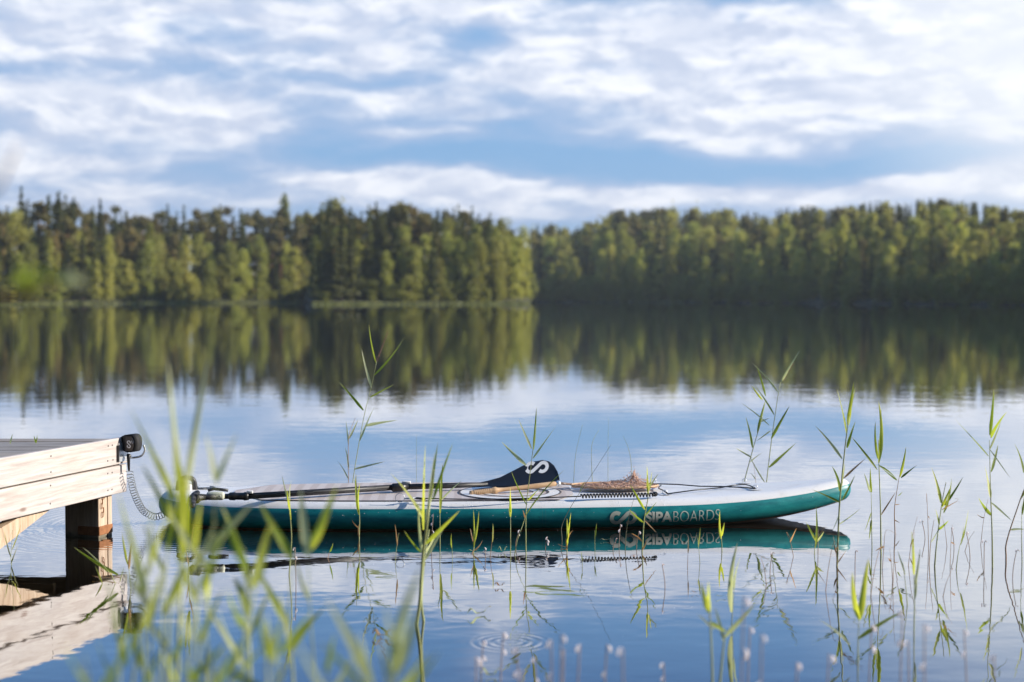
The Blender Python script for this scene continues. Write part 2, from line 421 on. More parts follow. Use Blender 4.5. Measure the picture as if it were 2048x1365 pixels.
def tree_mesh(kind, k):
    H = 20.
    if kind == 'spruce': P, s = spruce_pts(H, 2.6 + .5 * (k % 3), 2100)
    elif kind == 'pine': P, s = lobes_pts(H, 2.5, 1500, .45, .97, 16, .55)
    elif kind == 'birch': P, s = lobes_pts(H, 3.1, 2000, .10, .97, 26, .9, .7)
    elif kind == 'bush': H = 20.; P, s = lobes_pts(H, 8., 1300, .05, .8, 18, .7); s = s * 2.2
    Q = quads(P, s)
    return Q, H
def quad_mesh(name, Q, m):
    n = len(Q); me = bpy.data.meshes.new(name)
    me.vertices.add(n * 4); me.vertices.foreach_set('co', Q.reshape(-1).astype(np.float32))
    me.loops.add(n * 4); me.loops.foreach_set('vertex_index', np.arange(n * 4, dtype=np.int32))
    me.polygons.add(n); me.polygons.foreach_set('loop_start', np.arange(0, n * 4, 4, dtype=np.int32))
    me.polygons.foreach_set('loop_total', np.full(n, 4, dtype=np.int32))
    me.materials.append(m); me.update(calc_edges=True); return me
def trunk_mesh(name, H, r, m, lean=0):
    g = G(); rg = random.Random(name)
    P = [(rg.uniform(-.15, .15) * i / 4 + lean * i, rg.uniform(-.15, .15) * i / 4, -.6 + (H + .6) * i / 4) for i in range(5)]
    g.tube(P, [r, r * .85, r * .65, r * .4, r * .08], 6)
    for i in range(8):                                     # limbs
        z = H * (.35 + .07 * i); a = rg.random() * 6.28; L = 1.6 * (1 - z / H) + .6
        g.tube([(0, 0, z), (math.cos(a) * L, math.sin(a) * L, z + L * .3)], [r * .3, r * .08], 4)
    o = g.build(name, m); me = o.data; bpy.data.objects.remove(o); return me
LIB = {}
MM = dict(spruce=(M_spruce, M_bark, .20), pine=(M_pine, M_pinebark, .20), birch=(M_birch, M_birchbark, .15), bush=(M_birch, M_bark, .3))
RAWQ = {}
for kind in MM:
    LIB[kind] = []
    for k in range(5):
        Q, H = tree_mesh(kind, k); RAWQ[(kind, k)] = Q
        LIB[kind].append((quad_mesh('crown_' + kind, Q, MM[kind][0]), trunk_mesh('trunk_' + kind + str(k), H * .93, MM[kind][2], MM[kind][1])))
pale_mesh = quad_mesh('crown_pale', RAWQ[('birch', 1)], M_palebirch)
SKY = [(-600, 400), (0, 412), (30, 400), (45, 378), (60, 395), (80, 408), (100, 392), (120, 386), (150, 398), (170, 408), (210, 402), (250, 415), (285, 418), (300, 425), (340, 415), (400, 412), (440, 418), (500, 415), (520, 412), (545, 420), (562, 420), (572, 392), (585, 420), (620, 415), (650, 412), (675, 404), (720, 412), (740, 412), (790, 410), (820, 408), (860, 415), (900, 415), (950, 416), (985, 424), (1010, 436), (1045, 455), (1070, 450), (1100, 447), (1140, 457), (1160, 450), (1200, 437), (1225, 420), (1260, 416), (1350, 415), (1450, 419), (1530, 425), (1600, 413), (1680, 411), (1740, 405), (1800, 402), (1860, 396), (1900, 399), (1940, 403), (2000, 412), (2048, 420), (2600, 400), (4000, 380)]
def skyline(px):
    for (a, b), (c, d) in zip(SKY, SKY[1:]):
        if a <= px <= c: return b + (d - b) * (px - a) / max(c - a, 1e-6)
    return 420
LABELS = {
 ('left', 'spruce'): ('dark pointed spruce in the far forest on the left shore', 'spruces of the left shore forest'),
 ('left', 'pine'): ('brownish green pine with reddish trunk in the left shore forest', 'pines of the left shore forest'),
 ('left', 'birch'): ('light green birch at the water edge of the left shore forest', 'birches of the left shore forest'),
 ('mid', 'spruce'): ('dark spruce on the wooded headland in the centre of the far shore', 'spruces of the central headland'),
 ('mid', 'pine'): ('brownish pine on the wooded headland in the centre of the far shore', 'pines of the central headland'),
 ('mid', 'birch'): ('sunlit light green birch on the wooded headland in the centre of the far shore', 'birches of the central headland'),
 ('right', 'spruce'): ('dark spruce on the hillside of the right far shore', 'spruces of the right hillside'),
 ('right', 'pine'): ('olive green pine on the hillside of the right far shore', 'pines of the right hillside'),
 ('right', 'birch'): ('pale green birch on the hillside of the right far shore', 'birches of the right hillside'),
}
rt = random.Random(11)
stuffQ = {'spruce': [], 'pine': [], 'birch': [], 'bush': []}
def put_tree(kind, px, D, H, sec, label=None, group=None, crown=None, wid=1.0):
    k = rt.randrange(5); cm, tm = LIB[kind][k]; s = H / 20.
    x = (px - 1024) / F * D; z = hz(px, D)
    nm = {'spruce': 'spruce_tree', 'pine': 'pine_tree', 'birch': 'birch_tree', 'bush': 'shore_bush'}[kind]
    l, g = (label, group) if label else LABELS[(sec, kind)]
    e = empty(nm, (x, D, z - .1), l, 'bush' if kind == 'bush' else 'tree', g, rt.random() * 6.28)
    wd = s * wid * (.75 + .25 / s) * rt.uniform(.62, .95); e.scale = (wd, wd, s)
    a = bpy.data.objects.new('crown', crown or cm); link(a, e)
    b = bpy.data.objects.new('trunk', tm); link(b, e)
    return e
def stuff_tree(kind, px, D, H):
    k = rt.randrange(5); s = H / 20.; wd = s * (.75 + .25 / s) * rt.uniform(.65, .95)
    a = rt.random() * 6.28; ca, sa = math.cos(a), math.sin(a)
    Q = RAWQ[(kind, k)]; Q = Q[rng.random(len(Q)) < .55] 
    c = Q.mean(axis=1, keepdims=True); Q = c + (Q - c) * 1.3
    M = np.array([[ca * wd, -sa * wd, 0], [sa * wd, ca * wd, 0], [0, 0, s]])
    wb_ = .5 if kind == 'bush' else 1.; M[:2] *= wb_
    stuffQ[kind].append(Q @ M.T + np.array([(px - 1024) / F * D, D, hz(px, D)]))
def H_for(px, D): return (HORY - skyline(px)) / F * D + CAMH - hz(px, D)
def pick(ws):
    r = rt.random() * sum(ws.values())
    for k, v in ws.items():
        r -= v
        if r <= 0: return k
    return k
# front rows: individual trees. (section, px range, row offset, spacing px, mix, height factor range)
rows = [
 ('left', -40, 612, 3, 20, dict(birch=6, spruce=1), (.42, .72)),
 ('left', -40, 612, 8, 17, dict(birch=3, pine=3, spruce=2), (.62, .9)),
 ('left', -40, 600, 16, 14, dict(spruce=6, pine=4), (.84, 1.04)),
 ('mid', 628, 1046, 3, 18, dict(birch=5, spruce=1), (.45, .8)),
 ('mid', 626, 1044, 8, 17, dict(birch=3, spruce=3, pine=1), (.6, .92)),
 ('mid', 628, 1044, 15, 14, dict(spruce=6, pine=3), (.82, 1.04)),
 ('right', 1056, 2110, 4, 20, dict(birch=4, spruce=2), (.45, .62)),
 ('right', 1062, 2110, 16, 19, dict(birch=4, spruce=2, pine=1), (.55, .78)),
 ('right', 1062, 2110, 34, 18, dict(birch=4, spruce=1, pine=2), (.70, .9)),
]
cnt = 0
for sec, a, b, off, sp, mx, (h0, h1) in rows:
    px = a
    while px < b:
        p = px + rt.uniform(-.35, .35) * sp; D = shoreD(p) + off + rt.uniform(-2, 2.5)
        if not (607 < p < 620):
            kind = pick(mx); Hh = H_for(p, D) * rt.uniform(h0, h1)
            if 975 < p < 1046: Hh = min(Hh, H_for(p, D)); 
            if sec == 'mid' and p < 800 and kind == 'birch' and rt.random() < .7: kind = 'spruce'; Hh = min(Hh * 1.25, H_for(p, D))
            if 985 < p < 1052 and sec == 'mid': kind = 'birch' if rt.random() < .7 else kind
            put_tree(kind, p, D, max(Hh, 5), sec); cnt += 1
        px += sp * rt.uniform(.8, 1.2)
# particular trees
put_tree('birch', 572, 372, H_for(572, 372) * 1.0, 'left', 'thin green tree rising above the skyline left of centre', 'lone skyline tree', wid=.55)
put_tree('birch', 672, 285, H_for(675, 285) * 1.04, 'mid', 'broad pale yellow green tree crown at the skyline of the far headland', 'pale skyline tree', crown=pale_mesh, wid=2.2)
put_tree('birch', 1048, 282, 15, 'mid', 'bright green birch at the right tip of the central headland', 'headland tip birch')
for p in (45, 100, 120, 150):
    put_tree('spruce', p, shoreD(p) + 12, H_for(p, shoreD(p) + 12) * 1.0, 'left', 'tall dark conifer poking above the far forest at the left of the photo', 'tall conifers at the left skyline')
put_tree('birch', 2130, 232, 13, 'right', 'birch at the right end of the far shore', 'right end birch') if False else None
for i, p in enumerate((20, 110, 330, 352, 385, 470, 820, 1000)):
    put_tree('bush', p, shoreD(p) + 1.5, 5 + rt.random() * 2, 'left', 'round dark green bush overhanging the water on the far shore', 'bushes along the far waterline', wid=.55)
for i, (p, q_) in enumerate([(592, 14), (600, 8), (607, 12), (613, 20), (618, 12), (624, 22), (597, 26), (610, 32)]):
    D = 345 + q_; put_tree(('spruce', 'pine', 'birch')[i % 3], p, D, H_for(p, D) * rt.uniform(.85, 1.), 'left')
# back rows: far wood
for sec, a, b, o0, o1, n, mx, (h0, h1) in [
    ('left', -1300, 596, 20, 70, 260, dict(spruce=4, pine=4), (.75, .96)), ('left', -1300, -50, 3, 20, 80, dict(birch=3, spruce=4), (.6, .95)),
    ('mid', 634, 1046, 18, 60, 150, dict(spruce=4, pine=3), (.78, .96)),
    ('right', 1064, 2120, 44, 160, 420, dict(spruce=3, birch=3, pine=2), (.85, 1.0)), ('right', 2110, 3000, 2, 150, 620, dict(spruce=3, pine=2, birch=2), (.85, 1.05))]:
    for i in range(n):
        p = rt.uniform(a, b); e = rt.uniform(o0, o1); D = shoreD(p) + e
        if sec == 'mid' and p < 640 and e > 20: continue
        kind = pick(mx)
        if sec == 'right' and 1450 < p < 2060 and e > 75: kind = 'spruce'
        Hh = H_for(p, D) * rt.uniform(h0, h1)
        if sec == 'right': Hh = min(Hh, 25)
        if Hh < 6: continue
        stuff_tree(kind, p, D, Hh)
for i in range(230):                     # the near shore the photographer stands on
    x = rt.uniform(-75, 60); y = -rt.uniform(9, 60) ; k = rt.randrange(5); kind = pick(dict(spruce=3, pine=2, birch=3)); s_ = rt.uniform(.7, 1.1)
    Q = RAWQ[(kind, k)][::2]; c = Q.mean(axis=1, keepdims=True); stuffQ[kind].append((c + (Q - c) * 1.5) * s_ + np.array([x, y, .6 + .03 * -y]))
V = [(x, y, z) for x in (-900, -90, 90, 900) for y, z in ((-2.2, -.4), (-4, .35), (-60, 2.5), (-560, 12))]
tag(mesh('near_shore_ground', V, [(a * 4 + b, a * 4 + b + 1, a * 4 + b + 5, a * 4 + b + 4) for a in range(3) for b in range(3)], M_ground), kind='structure')
for i in range(260):                     # undergrowth at the waterline
    p = rt.uniform(1060, 2200); stuff_tree('bush', p, shoreD(p) + rt.uniform(-.5, 5), rt.uniform(3, 8))
for i in range(90):
    p = rt.uniform(-100, 1050); stuff_tree('bush', p, shoreD(p) + rt.uniform(1, 5), rt.uniform(2, 5))
fw = bpy.data.objects.new('distant_forest', None); link(fw); tag(fw, 'mass of darker trees further back in the forest behind the shoreline trees', 'forest', kind='stuff')
for k, L in stuffQ.items():
    if L: link(bpy.data.objects.new({'spruce': 'spruce_mass', 'pine': 'pine_mass', 'birch': 'birch_mass', 'bush': 'bush_mass'}[k], quad_mesh('forest_' + k, np.concatenate(L), MM[k][0])), fw)
# bright grass and reed strip along the far waterline
P = []; sz = []
for i in range(9000):
    p = rt.uniform(-200, 1420); den = 1.
    if p > 1100: den = .5
    if rt.random() > den * (.35 + .65 * (math.sin(p * .021) > -.4)) : continue
    D = shoreD(p) - rt.random() * 3.0
    if 604 < p < 624: continue
    P.append(((p - 1024) / F * D, D, rt.random() ** 1.5 * .4)); sz.append(rt.uniform(.12, .28))
tag(link(bpy.data.objects.new('shore_grass', quad_mesh('shore_grass', quads(np.array(P), np.array(sz)), M_shore))), 'thin strip of light green reeds and grass along the far waterline', 'grass', kind='stuff')

# ------------------------------------------------------------------ jetty
rust_c = (.35, .13, .05)
jc = at(255, 874, 6.84); jc.z = 0
jn = at(0, 918, 5.91); jn.z = 0
ax = (jn - jc).normalized()                  # runs towards the camera
nrm = Vector((-ax.y, ax.x, 0))               # outward (right) normal
if nrm.x < 0: nrm = -nrm
jr = math.atan2(ax.y, ax.x)
jetty = empty('wooden_jetty', jc, 'pale wooden jetty on a post at the left edge of the lake', 'jetty', rz=0)
def jplank(name, x0, x1, y0, y1, z0, z1, m, ang=jr, off=(0, 0, 0), parent=jetty, bev=.004, label=None):
    g = G(); g.box(x0, x1, y0, y1, z0, z1, bev=bev)
    o = g.build(name, m, parent, smooth=False); o.rotation_euler.z = ang; o.location = off
    if label: o['label'] = label
    return o
sgn = 1 if Vector((-math.sin(jr), math.cos(jr), 0)).dot(nrm) > 0 else -1
def ys(a, b): return (min(a * sgn, b * sgn), max(a * sgn, b * sgn))
y0, y1 = ys(-.028, 0)
jplank('side_board', 0, 4.2, y0, y1, .338, .463, M_plank, label='upper pale weathered side board')
y0, y1 = ys(-.030, -.003)
jplank('side_board', 0.004, 4.2, y0, y1, .198, .331, M_plank, label='lower pale weathered side board')
y0, y1 = ys(-.075, -.032)
jplank('side_beam', .02, 4.2, y0, y1, .23, .42, M_joist)
# deck boards run parallel to the far edge (world -x)
dx_per = ax.x / ax.y
yy = 0.0; i = 0
while yy < 3.6:
    wd = .118; x0s = -yy * (-dx_per) * 1.0
    xs = dx_per * (-yy)
    g = G(); zt = .452 + rt.uniform(-.002, .002)
    # parallelogram end: skew the right end to follow the side board
    xr0 = dx_per * (-yy) - .032; xr1 = dx_per * (-(yy + wd)) - .032
    Vb = [(-2.6, -yy - wd, zt - .026), (xr1, -yy - wd, zt - .026), (xr0, -yy, zt - .026), (-2.6, -yy, zt - .026)]
    Vb += [(a, b, zt) for a, b, c in Vb]
    g.add(Vb, [(3, 2, 1, 0), (4, 5, 6, 7), (0, 1, 5, 4), (1, 2, 6, 5), (2, 3, 7, 6), (3, 0, 4, 7)])
    o = g.build('deck_board', M_deck, jetty, smooth=False)
    bv = o.modifiers.new('bevel', 'BEVEL'); bv.width = .004; bv.segments = 2
    yy += wd + .007; i += 1
g = G(); g.box(-2.6, -.04, -.034, -.002, .21, .42, bev=.003); g.build('end_beam', M_joist, jetty, smooth=False)
for q in (1.0, 2.2):
    jplank('cross_joist', -2.4, -.08, -.045, 0, .215, .42, M_joist, ang=0, off=ax * q)
# low cross beam seen in the reflection under the jetty
b0 = at(110, 1035, 6.5); 
jplank('cross_beam', -2.4, 0, -.05, 0, .175, .27, M_joist, ang=R(6), off=(b0.x - jc.x, b0.y - jc.y, 0))
# post
def at_side(px, py, off=0.0):                # pixel -> point on the vertical plane of the jetty side
    d = ray(px, py); o_ = Vector((0, 0, CAMH)); q0 = jc + nrm * off
    return o_ + d * ((q0 - o_).dot(nrm) / d.dot(nrm)) - jc
pu = at_side(224, 1060, -.035).dot(ax); pv = at_side(198, 1060, -.035).dot(ax)
g = G(); cmd = (pu, pv)
sw = .185
def pbox(name, u0, u1, o0, o1, z0, z1, m):
    a_, b_ = ys(o0, o1); g = G(); g.box(u0, u1, a_, b_, z0, z1, bev=.004); o = g.build(name, m, jetty, smooth=False); o.rotation_euler.z = jr; return o
pm_ = pu + (pv - pu) * .33
pbox('post', pm_ + .002, pv, -.035 - sw, -.036, -.9, .34, M_wetpost)
pbox('post', pu, pm_ - .002, -.033 - sw, -.033, -.9, .335, M_wetpost)
M_rust = mat('rust', (.30, .11, .04), rough=.85, fn=lambda t, b: t.l.new(t.mix(t.noise(t.obj(), 40, 4, .6), (.14, .05, .02), (.50, .22, .09)), b.inputs['Base Color']))
pbox('rusty_band', pu - .003, pv + .003, -.15, -.031, .012, .055, M_rust)
hook = G(); uc = (pm_ + pv) / 2 + .01
for k in range(7):
    zc_ = .235 - k * .021; cx = uc + .008 * math.sin(k * 2.1)
    ring = [(lambda u, z, o: ax * u + nrm * o + Vector((0, 0, z)))(cx + (.0045 if k % 2 else .008) * math.cos(a), zc_ + .013 * math.sin(a), -.031 + (.004 if k % 2 else 0) * math.cos(a)) for a in [j * math.pi / 5 for j in range(11)]]
    hook.tube(ring, .0016, 5, cap=False)
hook.build('chain', M_rust, jetty)
# diagonal brace at the left
L0 = at_side(82, 1034, -.036); L1 = at_side(0, 1099, -.036); d = (L1 - L0).normalized(); L0 = L0 - d * .10; L1 = L1 + d * .7
br = G(); upv = Vector((0, 0, 1)); 
pts = [L0, L1, L1 + upv * .17, L0 + upv * .04 + d * .0]
br.add([p + nrm * a for a in (0, -.05) for p in pts], [(0, 1, 2, 3), (7, 6, 5, 4), (0, 4, 5, 1), (1, 5, 6, 2), (2, 6, 7, 3), (3, 7, 4, 0)])
br.build('diagonal_brace', M_post, jetty, smooth=False)
g = G()
for u in (.13, .17, .62, 1.08, 1.12, 1.6, 2.1):
    for z in (.365, .435, .225, .305):
        c = ax * (u + rt.uniform(-.004, .004)) + Vector((0, 0, z)) + nrm * (.0 if z > .34 else -.003)
        g.tube([c - nrm * .002, c + nrm * .0012], .0042, 8)
sc_ = g.build('screw_heads', mat('screw_steel', (.16, .14, .13), rough=.5, metal=.6), jetty); sc_['kind'] = 'stuff'
# little sprouts between the deck boards
def sprout(px, py, H, n, label, col='G'):
    b = atz(px, py, .452); g = G()
    e = empty('grass_sprout', b, label, 'grass sprout')
    for k in range(n):
        g2, uvs = leaf_strip(Vector((0, 0, 0)), Vector((rt.uniform(-.25, .35) * H, rt.uniform(-.3, .3) * H, H * rt.uniform(.7, 1))), .006, .15)
        leaf_obj(g2, uvs, e, MATS[col])

# bracket + leash
M_zinc = mat('galvanised_steel', (.72, .74, .76), rough=.35, metal=.6)
M_black = mat('black_plastic', (.012, .012, .013), rough=.35)
M_strap = mat('black_webbing', (.020, .019, .020), rough=.75, fn=lambda t, b: t.l.new(t.bump(t.noise(t.obj(), 400, 2), .4, .001), b.inputs['Normal']))
M_white = mat('white_print', (.82, .82, .82), rough=.5)
brk = empty('corner_bracket', jc, 'white steel bracket with bent loop bolted to the jetty corner', 'bracket')
def on_side(u, z, out=.0): return ax * u + nrm * out + Vector((0, 0, z))       # relative to jc
g = G()
def sidebox(g, u0, u1, o0, o1, z0, z1, mi=0):
    g.add([on_side(u, z, o) for z in (z0, z1) for u, o in ((u0, o0), (u1, o0), (u1, o1), (u0, o1))], [(0, 1, 2, 3), (7, 6, 5, 4), (4, 5, 1, 0), (5, 6, 2, 1), (6, 7, 3, 2), (7, 4, 0, 3)], mi)
sidebox(g, -.004, .085, .002, .007, .350, .440)
g.build('plate', M_zinc, brk, smooth=False)
g = G()
g.tube([on_side(.04, .412, .006), on_side(.04, .412, .013)], .008, 10); g.build('bolt', M_black, brk)
g = G(); sidebox(g, .086, .096, .002, .009, .352, .430); g.build('edge_strip', M_black, brk, smooth=False)
g = G(); g.tube(smooth_path([on_side(.01, .365, .006), on_side(-.01, .362, .03), on_side(-.02, .372, .065), on_side(-.02, .40, .082), on_side(-.01, .425, .080)], 6), .005, 8)
g.build('loop', M_zinc, brk)
lsh = empty('board_leash', jc, 'black leash with coiled cord running from the jetty corner to the board tail', 'leash')
# cuff: a padded band wrapped in a rounded hexagon, standing at the corner
cc = at(262, 886, 6.80) - jc; g = G(); n = 22
pr = [(-.045, .030), (-.012, .044), (.030, .044), (.048, .018), (.046, -.022), (.030, -.044), (-.010, -.046), (-.040, -.030), (-.052, 0)]
pr = [(p.x * .9, p.z * .92) for p in smooth_path([Vector((a, 0, b)) for a, b in pr + [pr[0]]], 3)[:-1]]
cdir = Vector((.92, -.38, 0)).normalized(); cn = Vector((.38, .92, 0)).normalized()
Vr = []; nn = len(pr)
for lay, (wv, sc) in enumerate([(-.026, .93), (-.028, 1.), (.028, 1.), (.026, .93), (.024, .74), (-.024, .74)]):
    for a, b in pr: Vr.append(cc + cdir * (a * sc) + Vector((0, 0, b * sc)) + cn * wv)
Fr = [(l * nn + k, l * nn + (k + 1) % nn, ((l + 1) % 6) * nn + (k + 1) % nn, ((l + 1) % 6) * nn + k) for l in range(6) for k in range(nn)]
g.add(Vr, Fr); g.build('cuff', M_strap, lsh)
M_cuffp = mat('brown_grey_panel', (.085, .070, .062), rough=.6)
g = G()       # light panel on the camera side of the cuff, with logo
fn_ = -cn
def cuffp(a, b, o=.003): return cc + cdir * a + Vector((0, 0, b)) + cn * (-.028 - o)
g.add([cuffp(-.006, .034), cuffp(-.010, -.036), cuffp(.030, -.033), cuffp(.040, -.012), cuffp(.036, .018), cuffp(.026, .034)], [(0, 1, 2, 3, 4, 5)])
g.add([cuffp(-.030, .034, 0.001), cuffp(-.036, -.030, .001), cuffp(-.011, -.040, .001), cuffp(-.008, .038, .001)], [(0, 1, 2, 3)], 1)
g.build('panel', [M_cuffp, M_black], lsh, smooth=False)

def s_logo(n=12):
    """centre line of the looping S mark: width 1 (x -.5..+.5), height about .55"""
    r = .19; c = .26; P = []
    for k in range(n + 1):
        a = R(48) + (R(300) - R(48)) * k / n; P.append((-c + r * math.cos(a), r * math.sin(a)))
    for k in range(n + 1):
        a = R(120) - (R(120) - R(-132)) * k / n; P.append((c + r * math.cos(a), r * math.sin(a)))
    return P
def ribbon2d(P, wd, sub=3):
    P = [Vector((a, b, 0)) for a, b in P]; P = resample(P, 60); V = []; Fc = []
    for i, p in enumerate(P):
        T = (P[min(i + 1, 59)] - P[max(i - 1, 0)]).normalized(); nrm_ = Vector((-T.y, T.x, 0))
        for q in range(3): V.append(p + nrm_ * wd * (q - 1) * .5)
    for i in range(59):
        for q in range(2): Fc.append((i * 3 + q, (i + 1) * 3 + q, (i + 1) * 3 + q + 1, i * 3 + q + 1))
    return V, Fc
LV, LF = ribbon2d(s_logo(), .145)
g = G(); g.add([cuffp(.012 - v.y * .045, v.x * .036 - .004, .0045) for v in LV], LF); g.build('logo', M_white, lsh, smooth=False)
g = G(); g.tube([cuffp(.028, .014, .004), cuffp(.032, -.002, .004)], .0013, 5); g.build('lettering', M_white, lsh)
# swivel and straight strap
g = G(); g.tube(smooth_path([at(258, 911, 6.80) - jc, at(257, 918, 6.79) - jc, at(258, 942, 6.79) - jc], 4), [.012, .012, .011, .010, .009, .008, .007, .006, .0045], 8); g.build('swivel', M_black, lsh)
M_coil = mat('clear_grey_cord', (.26, .28, .28), rough=.2, spec=.9)
cp = smooth_path([at(259, 942, 6.79) - jc, at(262, 960, 6.80) - jc, at(268, 985, 6.84) - jc, at(280, 1012, 6.90) - jc, at(292, 1026, 6.95) - jc, at(312, 1034, 7.0) - jc, at(330, 1027, 7.05) - jc, at(352, 1013, 7.08) - jc, at(366, 1000, 7.12) - jc], 8)
g = G(); g.tube(helix(cp, .0165, 32, 14), .0018, 6); g.build('coiled_cord', M_coil, lsh)

# ------------------------------------------------------------------ paddle board
TAIL = at(312, 0, 7.22); BOW = at(1708, 0, 7.34)
BL = math.hypot(BOW.x - TAIL.x, BOW.y - TAIL.y); BYAW = math.atan2(BOW.y - TAIL.y, BOW.x - TAIL.x)
board = empty('paddle_board', (TAIL.x, TAIL.y, 0), 'white and teal inflatable paddle board floating beside the jetty', 'paddle board', rz=BYAW)
BR = .075
def b_r(x):
    u = x / BL; return BR - .020 * max(0, (u - .80) / .2) ** 1.6 - .012 * max(0, (.06 - u) / .06)
def b_wi(x):
    a, b = BR * .85, BL - .055; u = min(max((x - a) / (b - a), 0), 1); um = .42
    if u > um: f = (1 - ((u - um) / (1 - um)) ** 2.25)
    else: f = (1 - ((um - u) / um) ** 2.9) 
    return (.325 * max(f, 0) ** (.80 if u > um else .56))
def b_zc(x):
    u = x / BL
    return .064 + .088 * max(0, (u - .72) / .28) ** 2.3 + .030 * max(0, (.10 - u) / .10) ** 1.6
NX = 90
xs_ = [BR * .85 + (BL - .055 - BR * .85) * (1 - math.cos(math.pi * i / NX)) / 2 for i in range(NX + 1)]
plan = [(x, -b_wi(x)) for x in xs_] + [(x, b_wi(x)) for x in xs_[-2:0:-1]]
NP = len(plan)
def pnormal(i):
    a = Vector(plan[(i - 1) % NP]); b = Vector(plan[(i + 1) % NP]); d = b - a
    return Vector((d.y, -d.x)).normalized()
TH = [90, 80, 70, 60, 50, 42, 35, 22, 10, 0, -12, -25, -38, -50, -60, -70, -80, -90]
V = []; Fc = []; MI = []
for i in range(NP):
    x, y = plan[i]; n_ = pnormal(i); r = b_r(x); z = b_zc(x)
    for kk, th in enumerate(TH):
        if kk == 6: th = 35 - 2 * max(0, (x / BL - .8) / .2)
        elif 3 <= kk < 6: th = th + 0 * max(0, (x / BL - .8) / .2)
        V.append((x + n_.x * r * math.cos(R(th)), y + n_.y * r * math.cos(R(th)), z + r * math.sin(R(th))))
nT = len(TH)
for i in range(NP):
    j = (i + 1) % NP
    for k in range(nT - 1):
        Fc.append((i * nT + k, i * nT + k + 1, j * nT + k + 1, j * nT + k))
        MI.append(0 if k < 6 else (1 if k < 13 else 2))
for row, mi_, flip in ((0, 0, False), (nT - 1, 2, True)):     # deck and bottom sheets
    for i in range(NX):
        a, b = i, i + 1; c, d = (NP - (i + 1)) % NP, (NP - i) % NP
        if i == 0: f = (0, 1, NP - 1)
        elif i == NX - 1: f = (NX - 1, NX, NX + 1)
        else: f = (a, b, c, d)
        f = tuple(q * nT + row for q in f)
        Fc.append(f[::-1] if flip else f); MI.append(mi_)
def drops_bump(t, b, sc=90, st=.5):
    v = t.new('ShaderNodeTexVoronoi', feature='F1'); t.l.new(t.obj(), v.inputs['Vector']); v.inputs['Scale'].default_value = sc
    ns = t.mapr(t.noise(t.obj(), 6, 3, .6), .45, .65, 0, 1, True)
    d = t.m('MULTIPLY', t.mapr(v.outputs['Distance'], .1, .32, 1, 0, True), ns)
    return d
def white_fn(t, b):
    n = t.noise(t.obj(), 9, 5, .65); c = t.mix(t.mapr(n, .55, .8, 0, .5), (.87, .86, .85), (.68, .61, .54))
    t.l.new(c, b.inputs['Base Color']); t.l.new(t.bump(drops_bump(t, b), .7, .0025), b.inputs['Normal'])
def teal_fn(t, b):
    n = t.noise(t.scale(t.obj(), (5, 5, 16)), 1.6, 5, .65)
    c = t.mix(t.mapr(n, .35, .75, 0, 1), (.000, .155, .185), (.020, .33, .34)); t.l.new(c, b.inputs['Base Color'])
    t.l.new(t.bump(drops_bump(t, b, 60), .4, .0015), b.inputs['Normal'])
M_bwhite = mat('white_hypalon', (.8, .8, .8), rough=.38, fn=white_fn)
M_teal = mat('teal_side', rough=.4, spec=.3, fn=teal_fn)
M_bot = mat('board_bottom', (.40, .36, .32), rough=.5)
hull = mesh('hull', V, Fc, [M_bwhite, M_teal, M_bot], board, True, MI)
hull.data.polygons.foreach_set('use_smooth', [True] * len(hull.data.polygons))
def bl(p):                                # world -> board local
    return Matrix.Rotation(-BYAW, 3, 'Z') @ (Vector(p) - Vector((TAIL.x, TAIL.y, 0)))
def deckp(px, py, dz=0):                  # pixel -> board-local point on the deck (iterate on height)
    z = .14
    for _ in range(8):
        p = bl(atz(px, py, z)); z = b_zc(p.x) + b_r(p.x) + dz
    return p
def railpt(x, th, off=.0012):             # near rail
    e = .01; w0 = b_wi(x); dw = (b_wi(x + e) - b_wi(x - e)) / (2 * e)
    n_ = Vector((-dw, -1)).normalized(); n_ = Vector((-(-dw), -1)).normalized() if False else Vector((dw * -1 * -1, -1)).normalized()
    n_ = Vector((-dw, -1)); n_ = Vector((n_.x, n_.y)).normalized()
    r = b_r(x) + off
    return Vector((x + n_.x * r * math.cos(R(th)), -w0 + n_.y * r * math.cos(R(th)), b_zc(x) + r * math.sin(R(th))))
# deck pad
M_rubber = mat('dark_line', (.09, .08, .08), rough=.6)
def pad_fn(t, b):
    o = t.obj(); sp = t.new('ShaderNodeSeparateXYZ'); t.l.new(o, sp.inputs[0])
    s1 = t.m('SINE', t.m('MULTIPLY', sp.outputs[0], 2 * math.pi / .075)); s2 = t.m('SINE', t.m('MULTIPLY', sp.outputs[1], 2 * math.pi / .016))
    f = t.m('MULTIPLY', t.mapr(s1, -.3, .3), .45); f = t.m('ADD', f, t.mapr(s2, .5, .9, 0, .4))
    c = t.mix(f, (.64, .57, .54), (.44, .36, .33)); t.l.new(c, b.inputs['Base Color'])
    t.l.new(t.bump(t.m('MULTIPLY', s2, 1), .4, .001), b.inputs['Normal'])
M_pad = mat('deck_pad', rough=.8, fn=pad_fn)
def pad_halfw(x):
    a, b = .38, 2.10
    if x < a or x > b: return 0
    w_ = b_wi(x) + .012
    return w_ * min(1, ((x - a) / .22 + .25)) * min(1, ((b - x) / .14 + .45))
Vp = []; Fp = []; Mp = []
XS = [.38 + 1.72 * i / 60 for i in range(61)]
for x in XS:
    h = pad_halfw(x); zt = b_zc(x) + b_r(x)
    for q, yv in enumerate((-h - .006, -h, -h * .5, 0, h * .5, h, h + .006)): 
        dz = .0045 if abs(yv) > .9 * h else .006
        wi = b_wi(x); zz = zt
        if abs(yv) > wi: zz = b_zc(x) + math.sqrt(max(b_r(x) ** 2 - (abs(yv) - wi) ** 2, 0))
        Vp.append((x, yv, zz + dz))
